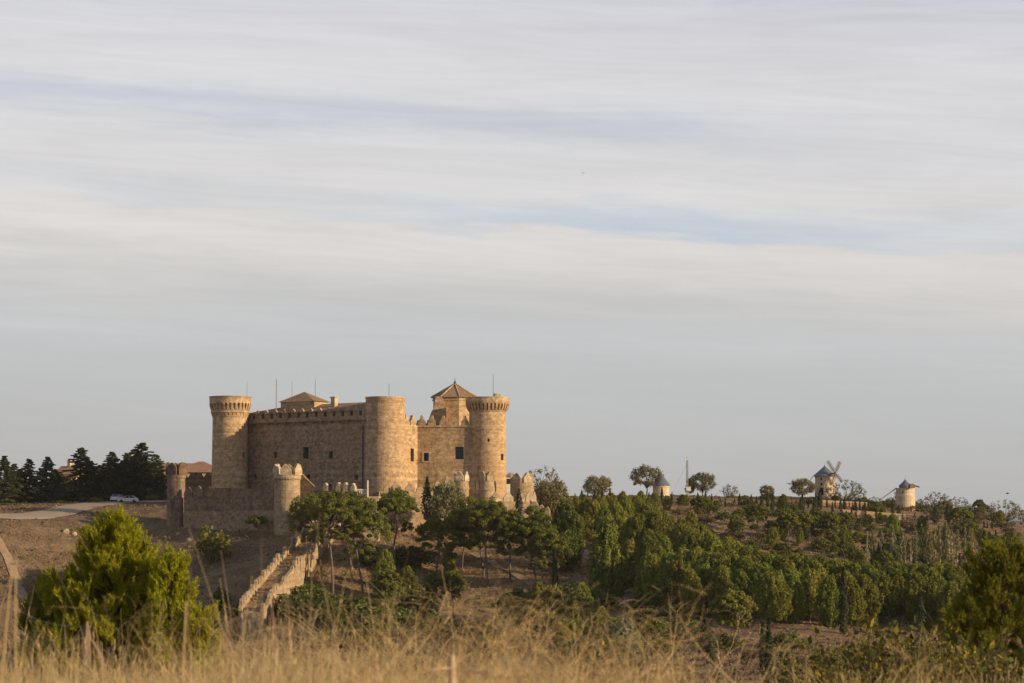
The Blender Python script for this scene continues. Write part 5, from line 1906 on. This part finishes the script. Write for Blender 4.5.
def bird(px, py, Y, s, lab, rz):
    c = at(px, py, Y)
    t = thing('bird', c, lab, 'bird')
    m = MB()
    m.lathe(0, 0, [(.01, -.16), (.05, -.08), (.07, .0), (.05, .08), (.035, .12), (.04, .15), (.01, .19)], 10)
    m.v = [(x, z, y) for x, y, z in m.v]
    for sgn in (-1, 1):
        vs = [(0, .06, 0), (0, -.07, 0), (sgn * .20, -.06, .10), (sgn * .20, .07, .11), (sgn * .44, -.10, .05), (sgn * .40, .02, .06)]
        th = [(x, y, z - .012) for x, y, z in vs]
        m.add(vs + th, [(0, 1, 2, 3), (3, 2, 4, 5), (9, 8, 7, 6), (11, 10, 8, 9), (0, 3, 9, 6), (3, 5, 11, 9), (5, 4, 10, 11), (4, 2, 8, 10), (2, 1, 7, 8)])
    m.add([(-.03, -.14, 0), (.03, -.14, 0), (.06, -.30, 0), (-.06, -.30, 0), (-.03, -.14, -.01), (.03, -.14, -.01), (.06, -.30, -.01), (-.06, -.30, -.01)], [(0, 1, 2, 3), (7, 6, 5, 4), (0, 3, 7, 4), (1, 5, 6, 2), (2, 6, 7, 3)])
    o = m.build('body', M['bird'], None)
    o.parent = t
    t.scale = (s, s, s)
    t.rotation_euler = (0, 0, rz)


bird(789.3, 484, 420, 1.6, 'dark bird in flight left of the windmill with sails', .5)
bird(1007.5, 493.5, 400, 1.5, 'dark bird in flight at the far right above the trees', 1.2)
bird(583, 173, 420, .9, 'tiny dark bird high in the cloudy sky', .9)
# ------------------------------------------------------------------ foreground pines, with needles
def needle_brush(P, D, L, n, nl, w):
    """n needles round each shoot: P base points, D directions, L shoot lengths -> triangles"""
    k = len(P)
    t = rng.uniform(.05, 1.0, (k, n, 1))
    base = P[:, None] + D[:, None] * L[:, None, None] * t
    r = unit(rng.normal(0, 1, (k, n, 3)))
    out = unit(r - (r * D[:, None]).sum(-1, keepdims=True) * D[:, None])
    dirn = unit(out * rng.uniform(.35, .8, (k, n, 1)) + D[:, None] * rng.uniform(.6, 1.2, (k, n, 1)))
    side = unit(np.cross(dirn, rng.normal(0, 1, (k, n, 3))))
    ln = nl * rng.uniform(.7, 1.2, (k, n, 1))
    tri = np.stack([base - side * w, base + side * w, base + dirn * ln], 2)
    return tri.reshape(-1, 3, 3)


def young_pine(h, wid, seed, mat, n_br=60, dens=1.0, prof=None, lean=0.0):
    random.seed(seed)
    m = MB()
    r = thing('young_pine', (0, 0, 0))
    limb(m, (0, 0, -.4), (lean, 0, h * .95), .055, .014, .02, 8, 7)
    P, D, L = [], [], []
    for k in range(n_br):
        t = .03 + .93 * (k + random.random()) / n_br
        env = wid / 2 * (prof(t) if prof else (1 - t) ** .75 + .06)
        a = k * 2.39996 + random.uniform(-.5, .5)
        Lb = env * random.uniform(.65, 1.08)
        rise = .22 + .85 * t
        st = Vector((lean * t, 0, h * t * .88))
        end = st + Vector((Lb * math.cos(a), Lb * math.sin(a), Lb * rise * .62 + .05 * h * t))
        bp = limb(m, st, end, .018 * (1.2 - t), .005, .08, 5, 5)
        ns = max(2, int(7 * dens * (Lb / wid * 2) + 1.4))
        for q in range(ns):                                   # tufts of upright candles with gaps between them
            s = random.uniform(.34, 1.0) if q else 1.0
            f = s * (len(bp) - 1)
            i = min(int(f), len(bp) - 2)
            b = bp[i].lerp(bp[i + 1], f - i) + Vector((random.gauss(0, .10), random.gauss(0, .10), random.gauss(0, .05))) * (1 if q else .3)
            main = Vector((math.cos(a) * .38, math.sin(a) * .38, 1.0)) + Vector((random.gauss(0, .22), random.gauss(0, .22), 0))
            for c in range(7):
                d = (main + Vector((random.gauss(0, .26), random.gauss(0, .26), random.gauss(0, .1)))).normalized()
                P.append(b + Vector((random.gauss(0, .030), random.gauss(0, .030), random.gauss(0, .04)))); D.append(d); L.append(random.uniform(.12, .30))
    for q in range(26):
        t = random.uniform(.72, 1.0)
        a = random.random() * 6.28
        d = Vector((math.cos(a) * .3, math.sin(a) * .3, 1)).normalized()
        P.append(Vector((lean * t, 0, h * t * .95)) + d * .02 + Vector((math.cos(a), math.sin(a), 0)) * (1 - t) * wid * .16); D.append(d); L.append(random.uniform(.15, .26))
    m.build('trunk', M['bark_dark'], r, smooth=True)
    Q = needle_brush(np.array(P), np.array(D), np.array(L), int(50), .075, .0060)
    quad_mesh('crown', Q, mat, r)
    return r


def front(px, Y, dz=0.0):
    x = xat(px, Y, 600)
    return Vector((x, Y, gz(x, Y) + dz))


lp = front(112, 45)
hh = zat(505, 45) - lp.z
p1 = young_pine(hh, 3.7, 3, M['young'], 170, 1.45, lambda t: (1.0 - t) ** .95 * 1.12, .05)
p1.location = lp
tag(p1, 'bright green bushy young pine on the left behind the dry grass', 'pine tree')
lp2 = front(54, 46.5)
p2 = young_pine(zat(574, 46.5) - lp2.z, 1.7, 8, M['young_dark'], 48, 1.2, lambda t: .9 * (1.05 - t) ** .5)
p2.location = lp2
tag(p2, 'small darker young pine against the left side of the bright one', 'pine tree')
lp3 = front(172, 44)
p3 = young_pine(zat(550, 44) - lp3.z, 1.3, 14, M['young'], 52, 1.2, lambda t: (1.05 - t) ** .6)
p3.location = lp3
tag(p3, 'small bright young pine against the right side of the big one', 'pine tree')
rp = front(1004, 46)
p4 = young_pine(zat(538, 46) - rp.z, 2.7, 21, M['young_dark'], 110, 1.05, lambda t: min(1.0, (1.04 - t) ** .55 * 1.0))
p4.location = rp
tag(p4, 'dark green young pine filling the lower right corner', 'pine tree')
rp2 = front(962, 50)
p5 = young_pine(zat(598, 50) - rp2.z, 1.3, 25, M['young_dark'], 46, 1.1, lambda t: (1.05 - t) ** .5)
p5.location = rp2
tag(p5, 'smaller young pine left of the dark one in the lower right corner', 'pine tree')
lp6 = front(196, 40)
p6 = young_pine(zat(612, 40) - lp6.z, .9, 33, M['young'], 34, 1.1, lambda t: (1.05 - t) ** .5)
p6.location = lp6
tag(p6, 'low young pine tip half sunk in dry grass right of the big pine', 'pine tree')


# ------------------------------------------------------------------ leafy shrubs with yellowing leaves, lower right
def bramble(w, h, seed, n_st=60, leaves=46, ls=.052, mat=None):
    random.seed(seed)
    m = MB()
    P, N = [], []
    for k in range(n_st):
        a = random.random() * 6.283
        q = math.sqrt(random.random())
        b = Vector((w / 2 * q * math.cos(a), w / 3 * q * math.sin(a), -.1))
        hh = h * random.uniform(.5, 1.05) * (1 - .35 * q)
        e = b + Vector((random.gauss(0, .2), random.gauss(0, .2), 1)) * hh
        pts = limb(m, b, e, .012, .003, .12, 6, 4)
        for j in range(leaves):
            f = random.uniform(.2, 1.0) * 5.99
            i = int(f)
            p = pts[i].lerp(pts[min(i + 1, 6)], f - i)
            P.append(p + Vector((random.gauss(0, .07), random.gauss(0, .07), random.gauss(0, .04))))
            N.append((random.gauss(0, .6), random.gauss(0, .6), .7))
    r = thing('leafy_shrub', (0, 0, 0))
    m.build('stem', M['bark_dark'], r)
    quad_mesh('foliage', leaf_quads(np.array(P), unit(np.array(N)), ls, 1.5, .5), mat or M['bramble'], r)
    return r


br = [bramble(1.7, 1.5, 40), bramble(1.5, 1.25, 41), bramble(1.9, 1.7, 42)]
PROTOS += br
for k, (px, Y, py, lab) in enumerate([
    (838, 34, 624, 'leafy shrub with yellow leaves, left end of the lower right thicket'),
    (866, 31, 622, 'leafy shrub with yellow leaves rising before the reddish clearing'),
    (893, 35, 612, 'tallest yellow leaved shrub of the lower right thicket'),
    (918, 30, 626, 'yellow leaved shrub right of the tallest in the thicket'),
    (940, 33, 620, 'leafy shrub at the foot of the small right young pine'),
    (968, 29, 634, 'yellow flecked shrub below the dark young pine in the corner'),
    (815, 29, 650, 'low yellow flecked shrub left of the thicket above dry grass'),
    (1000, 28, 645, 'low yellow flecked shrub in the lower right corner'),
    (880, 26, 650, 'low front shrub with most yellow leaves in the thicket middle'),
    (930, 25, 655, 'low front shrub right of the most yellow one'),
]):
    p = front(px, Y, 0)
    s = (zat(py - 8, Y) - p.z) / (1.3, 1.1, 1.5)[k % 3]
    o = put(br[k % 3], p, (s * .85, s * .85, s))
    tag(o, lab, 'shrub', 'yellowing leafy shrubs lower right')
brm = bramble(1.6, 1.3, 55, 46, 30, .042)
PROTOS.append(brm)
for k, (px, Y, py, lab) in enumerate([
    (400, 30, 632, 'sparse green shrub with yellow flecks in the central dry weeds'), (425, 27, 642, 'low flecked shrub beside the wooden stake'), (545, 28, 640, 'sparse shrub with green leaves right of the wooden stake'), (575, 33, 622, 'green shrub among weeds left of the grey green one'), (372, 33, 636, 'small flecked shrub left in the central weeds'), (210, 30, 632, 'sparse green shrub in the grass below the descending wall'), (652, 30, 640, 'sparse shrub between tall branching weeds right of middle'), (700, 28, 655, 'low sparse shrub at the weeds right of middle')]):
    p = front(px, Y, 0)
    s = (zat(py, Y) - p.z) / 1.25
    o = put(brm, p, (s * .9, s * .9, s))
    tag(o, lab, 'shrub', 'sparse shrubs in the foreground weeds')


# ------------------------------------------------------------------ dry grass
def blades(n, Y0, Y1, hmin, hmax, w, lean, dens=None, u0=-.25, u1=.25, seg=4):
    Yv = np.sqrt(rng.uniform(Y0 ** 2, Y1 ** 2, n))
    X = rng.uniform(u0, u1, n) * Yv
    d = fbm(X * 1.1, Yv * .6, 77, 3)
    keep = d > rng.uniform(-.8, .25, n)
    if dens is not None:
        keep &= rng.uniform(0, 1, n) < dens(X / (Yv * K) + 512, Yv)
    X, Yv = X[keep], Yv[keep]
    n = len(X)
    B = np.stack([X, Yv, ground(X, Yv) - .02], 1)
    h = rng.uniform(hmin, hmax, n) * (1 + .8 * fbm(X * .9, Yv * .6, 78, 3))
    a = rng.uniform(0, 2 * np.pi, n)
    bend = np.stack([np.cos(a), np.sin(a), np.zeros(n)], 1) * (rng.uniform(.05, 1, n) ** 1.6 * lean * h)[:, None]
    sd = rng.uniform(0, 2 * np.pi, n)
    S = np.stack([np.cos(sd), np.sin(sd) * .4, np.zeros(n)], 1)
    kink = rng.normal(0, .03, (n, 3)) * h[:, None]
    ts = np.linspace(0, 1, seg + 1)
    ww = w * rng.uniform(.6, 1.5, n)
    pts = []
    for t in ts:
        c = B + np.array((0, 0, 1.0)) * (h * t * (1 - .18 * t * lean))[:, None] + bend * (t ** 2) + kink * math.sin(math.pi * t)
        wd = (ww * (1 - .75 * t))[:, None]
        pts.append((c - S * wd, c + S * wd, c))
    Q = [np.stack([pts[i][0], pts[i][1], pts[i + 1][1], pts[i + 1][0]], 1) for i in range(seg)]
    # interleave so that each blade stays one strip of faces
    return np.concatenate(Q), pts[-1][2], (pts[-1][2] - pts[-2][2])


def grass_dens(px, Y):
    right = np.clip((px - 690) / 160, 0, 1)
    mid = np.clip((px - 320) / 60, 0, 1) * np.clip((720 - px) / 60, 0, 1)
    right = np.clip((px - 560) / 120, 0, 1)
    return 1 - .40 * mid * (1 - right) - .55 * right - .35 * right * (Y > 14)


def far_dens(px, Y):
    return np.clip(1 - (px - 300) / 250, .12, 1)


Q1, tips, dirs = blades(62000, 6.5, 24, .30, .68, .0030, .45, grass_dens)
# slim seed heads along the tips of some stalks, and a few tall stalks
heads = []
sel = rng.uniform(0, 1, len(tips)) < .10
tp, td = tips[sel], unit(dirs[sel])
for k in range(4):
    A = td * .030
    B = unit(np.cross(td, rng.normal(0, 1, td.shape))) * .0045
    c = tp + td * .012 * (k - 1)
    heads.append(np.stack([c - A, c + B, c + A, c - B], 1))
Q3, _, _ = blades(1500, 8, 24, .7, 1.05, .0028, .35, grass_dens)
heads.append(Q3)
quad_mesh('dry_grass', np.concatenate([Q1] + heads), M['straw'])
tag(bpy.data.objects['dry_grass'], kind='stuff')
Q2, _, _ = blades(24000, 18, 48, .25, .62, .006, .6, far_dens)
o = quad_mesh('far_dry_grass', Q2, M['straw'])
tag(o, kind='stuff')


# tall dead weeds: branching stalks
def weed(h, seed, n_main=5, spread=.5, tang=1.0, heads_=True):
    random.seed(seed)
    m = MB()
    hp = []
    def grow_(p, d, L, r, lv):
        n = 5
        pts = [p]
        q = p.copy()
        dd = d.copy()
        for i in range(n):
            dd = (dd + Vector((random.gauss(0, .16), random.gauss(0, .16), random.gauss(0, .10) - .05 * lv * tang))).normalized()
            q = q + dd * L / n
            pts.append(q.copy())
            if lv < 3 and i > 0 and random.random() < .72:
                sd = (dd + Vector((random.gauss(0, .75), random.gauss(0, .75), random.gauss(.05, .35)))).normalized()
                grow_(q.copy(), sd, L * random.uniform(.32, .58), r * .55, lv + 1)
        m.tube(pts, [r * (1 - .7 * i / n) for i in range(n + 1)], 3 if lv else 4)
        hp.append(q.copy())
    for k in range(n_main):
        a = random.random() * 6.283
        d = Vector((math.cos(a) * spread * random.random(), math.sin(a) * spread * random.random(), 1)).normalized()
        grow_(Vector((random.gauss(0, .05), random.gauss(0, .05), -.05)), d, h * random.uniform(.65, 1.0), .0043, 0)
    r = thing('dry_weed', (0, 0, 0))
    m.build('stem', M['straw_brown'], r)
    zt_ = max(v[2] for v in m.v)
    for c in r.children:
        c.data.transform(Matrix.Scale(1.05 / zt_, 4))
    return r


weeds = [weed(1.1, 60, 5, .5, .7), weed(1.1, 61, 5, .55, .7), weed(1.1, 62, 6, .45), weed(1.1, 63, 5, .6, .8), weed(1.1, 64, 3, .3, .5)]
PROTOS += weeds
random.seed(77)
W = []
for k in range(170):
    px = random.choice([random.uniform(330, 700), random.uniform(340, 580), random.uniform(340, 560), random.uniform(0, 1024), random.uniform(120, 330)])
    Y = random.uniform(8, 22)
    if px < 330:
        top = random.uniform(596, 650)
    elif px < 720:
        top = random.uniform(576, 644)
    else:
        top = random.uniform(622, 665)
    W.append((px, Y, top))
W += [(630, 9.5, 600), (648, 10.5, 610), (660, 8.6, 580), (672, 9.2, 600), (590, 12, 606), (575, 10, 612), (620, 13, 616), (700, 12, 626), (545, 9, 598), (520, 10, 606)]
W += [(455, 15, 590), (560, 11, 592), (640, 9, 565), (655, 9.5, 590), (690, 10, 612), (610, 12, 600), (905, 9, 610), (935, 10, 640), (960, 12, 625), (240, 14, 600), (160, 12, 585), (175, 10, 600), (120, 11, 612), (500, 12, 600), (420, 13, 600), (350, 12, 598), (300, 11, 605), (265, 10, 612)]
for px, Y, top in W:
    p = front(px, Y)
    s = max(.35, (zat(top, Y) - p.z)) / 1.05
    o = put(random.choice(weeds), p, (s * 1.1, s * 1.1, s))
    tag(o, None, 'dry weed', 'dead weeds standing in the foreground grass')
    SCATTER.append((o, 'branching dead weed', px, top))


# ------------------------------------------------------------------ dry thistle stalk, rusty dock, stake and wire
def stalk(px, Y, top, lab, n_h, hs, mat, name, lean=0.0, cat='dry plant'):
    p = front(px, Y)
    h = zat(top, Y) - p.z
    t = thing(name, p, lab, cat)
    m = MB()
    pts = limb(m, p, p + Vector((lean, 0, h)), .005, .003, .05, 8, 6)
    m.build('stem', M['straw'], t, smooth=True)
    P = []
    nodes = [random.uniform(.25, .97) ** .8 for _ in range(max(3, n_h // 3))] + [.985]
    for k in range(n_h):
        f = min(.999, max(0, nodes[k % len(nodes)] + random.gauss(0, .008))) * 7.9
        i = int(f)
        q = pts[i].lerp(pts[i + 1], f - i)
        P.append(q + Vector((random.gauss(0, hs * .55), random.gauss(0, hs * .55), random.gauss(0, .01))))
    P = np.array([tuple(q) for q in P])
    P = np.repeat(P, 14, 0) + rng.normal(0, hs * .45, (len(P) * 14, 3))
    quad_mesh('seed_head', leaf_quads(P, unit(rng.normal(0, 1, P.shape)), hs * 1.0, 1.3, .6), mat, t)
    return t


stalk(9, 8.5, 566, 'tall dry thistle stalk at the left picture border', 21, .018, M['mullein'], 'thistle_stalk', .01)
stalk(13.5, 8.6, 559, 'dry thistle with round golden heads behind the tallest stalk', 9, .024, M['mullein'], 'thistle_stalk', .005)
stalk(266, 9, 634, 'rusty brown dock seed stalk in the dry grass', 50, .013, M['dock'], 'dock_stalk', .0)
stalk(189, 9, 602, 'dry pale stalk with thick heads right of the big young pine', 20, .013, M['mullein'], 'thistle_stalk', -.01)
stalk(275, 10.5, 652, 'short pale seed stalk right of the rusty dock', 16, .013, M['mullein'], 'thistle_stalk', 0)

# fence: a post by the left pine, its wire, and a stake with a cross stick
pp = front(87, 20)
post = thing('fence_post', pp, 'weathered split fence post in the grass before the left pine', 'fence post')
m = MB()
zt__ = zat(622, 20)
m.lathe(pp.x, pp.y, [(.055, pp.z - .4), (.050, zt__ - .25), (.036, zt__ - .1), (.012, zt__)], 8, jit=.25)
m.tube([(pp.x + .04, pp.y, zt__ - .15), (pp.x + .13, pp.y - .03, zt__ - .30), (pp.x + .14, pp.y - .03, zt__ - .8)], [.02, .028, .03], 6)
m.build('wood', M['old_wood'], post)
wv = [at(20, 611, 27), at(40, 613, 24), at(60, 620, 21.5), at(80, 626, 20.05), at(87, 627, 19.95)]
wr = MB().tube([wv[0].lerp(wv[-1], k / 10) + Vector((0, 0, -.05 * math.sin(math.pi * k / 10))) for k in range(11)], .0022, 5).build('fence_wire', M['wire'], None, origin=wv[-1])
tag(wr, 'slack grey fence wire running left from the fence post', 'wire')
kp = front(452.5, 9)
stk = thing('stake', kp, 'bleached wooden stake standing in the weeds, centre bottom', 'stake')
zs = zat(655, 9)
MB().lathe(kp.x, kp.y, [(.013, kp.z - .3), (.012, zs - .04), (.008, zs)], 7, jit=.2).build('wood', M['stake'], stk)
a, b_ = at(429, 671, 8.9), at(451, 668, 8.97)
s1 = MB().tube([a, a.lerp(b_, .5) + Vector((0, 0, .006)), b_], [.003, .004, .0035], 6).build('stick', M['stake'], None, origin=a)
tag(s1, 'pale bare stick touching the stake on its left side', 'stick')
a, b_ = at(465, 671, 8.9), at(497, 679, 8.75)
s2 = MB().tube([a, a.lerp(b_, .5) + Vector((0, 0, .008)), b_], [.003, .004, .003], 6).build('stick', M['stake'], None, origin=a)
tag(s2, 'pale bare stick sloping down right of the stake', 'stick')

# ------------------------------------------------------------------ labels for everything that was scattered
for p in PROTOS:
    if p not in USED:
        for c in list(p.children):
            bpy.data.objects.remove(c)
        bpy.data.objects.remove(p)

LM = [(-60, 'the far left'), (112, 'the left pine'), (265, 'the descending wall'), (345, 'the leaning pines'), (395, 'the middle tower'), (455, 'the chapel roof'), (488, 'the right tower'), (545, 'the castle corner'), (604, 'the largest pine'),
      (661, 'the squat windmill'), (687, 'the antenna mast'), (735, 'the lone umbrella pine'), (767, 'the paired cypresses'), (825, 'the sailed windmill'), (905, 'the sailless windmill'), (960, 'the yellow thicket'), (1004, 'the corner pine')]


def near_landmark(px):
    return min(LM, key=lambda q: abs(q[0] - px))[1]


def row_of(phrase, py):
    if 'weed' in phrase:
        return 'tall' if py < 612 else 'mid-high' if py < 635 else 'low'
    for lim, nm in ((504, 'on the skyline'), (512, 'just under the skyline'), (522, 'on the brow'), (535, 'high on the slope'), (550, 'in mid slope'), (566, 'in the upper wood'), (582, 'in the middle wood'), (600, 'in the lower wood'), (618, 'near the wood edge'), (636, 'at the wood edge')):
        if py < lim:
            return nm
    return 'at the slope foot'


ORD = ['leftmost', 'second from left', 'third from left', 'fourth from left', 'fifth from left', 'sixth from left', 'seventh from left', 'eighth from left', 'ninth from left', 'tenth from left'] + [w + ' from left' for w in 'eleventh twelfth thirteenth fourteenth fifteenth sixteenth seventeenth eighteenth nineteenth twentieth twenty-first twenty-second twenty-third'.split()]
cells = {}
for o, ph, px, py in SCATTER:
    cells.setdefault((ph, row_of(ph, py), near_landmark(px)), []).append((px, o))
for (ph, row, lm), lst in cells.items():
    lst.sort(key=lambda q: q[0])
    n = len(lst)
    for k, (px, o) in enumerate(lst):
        if 'weed' in ph:
            s = f'{row} {ph} in the grass below {lm}'
            o['label'] = s if n == 1 else f'{s}, {"rightmost" if k == n - 1 else ORD[min(k, 22)]}'
        else:
            low_mark = any(w in lm for w in ('lone umbrella', 'paired', 'thicket', 'corner pine', 'left pine'))
            rel = 'near' if ('skyline' in row or 'brow' in row) and not low_mark else 'above' if low_mark and lst[0][1].location.y > 330 else 'beside' if low_mark else 'below'
            s = f'{ph} {row} {rel} {lm}'
            o['label'] = s if n == 1 else f'{s}, {"rightmost" if k == n - 1 else ORD[min(k, 22)]}'

# ------------------------------------------------------------------ the evening air
hz = MB().box((0, 440, 40), (1300, 1240, 180)).build('haze', M['white'])
hm, ht = new_mat('evening air')
pv = ht.node('ShaderNodeVolumePrincipled', {'Color': (0.80, 0.80, 0.82, 1), 'Density': 0.00004, 'Anisotropy': 0.0})
ht.node('ShaderNodeOutputMaterial', {'Volume': pv.outputs[0]})
hz.data.materials.clear()
hz.data.materials.append(hm)
tag(hz, kind='stuff')
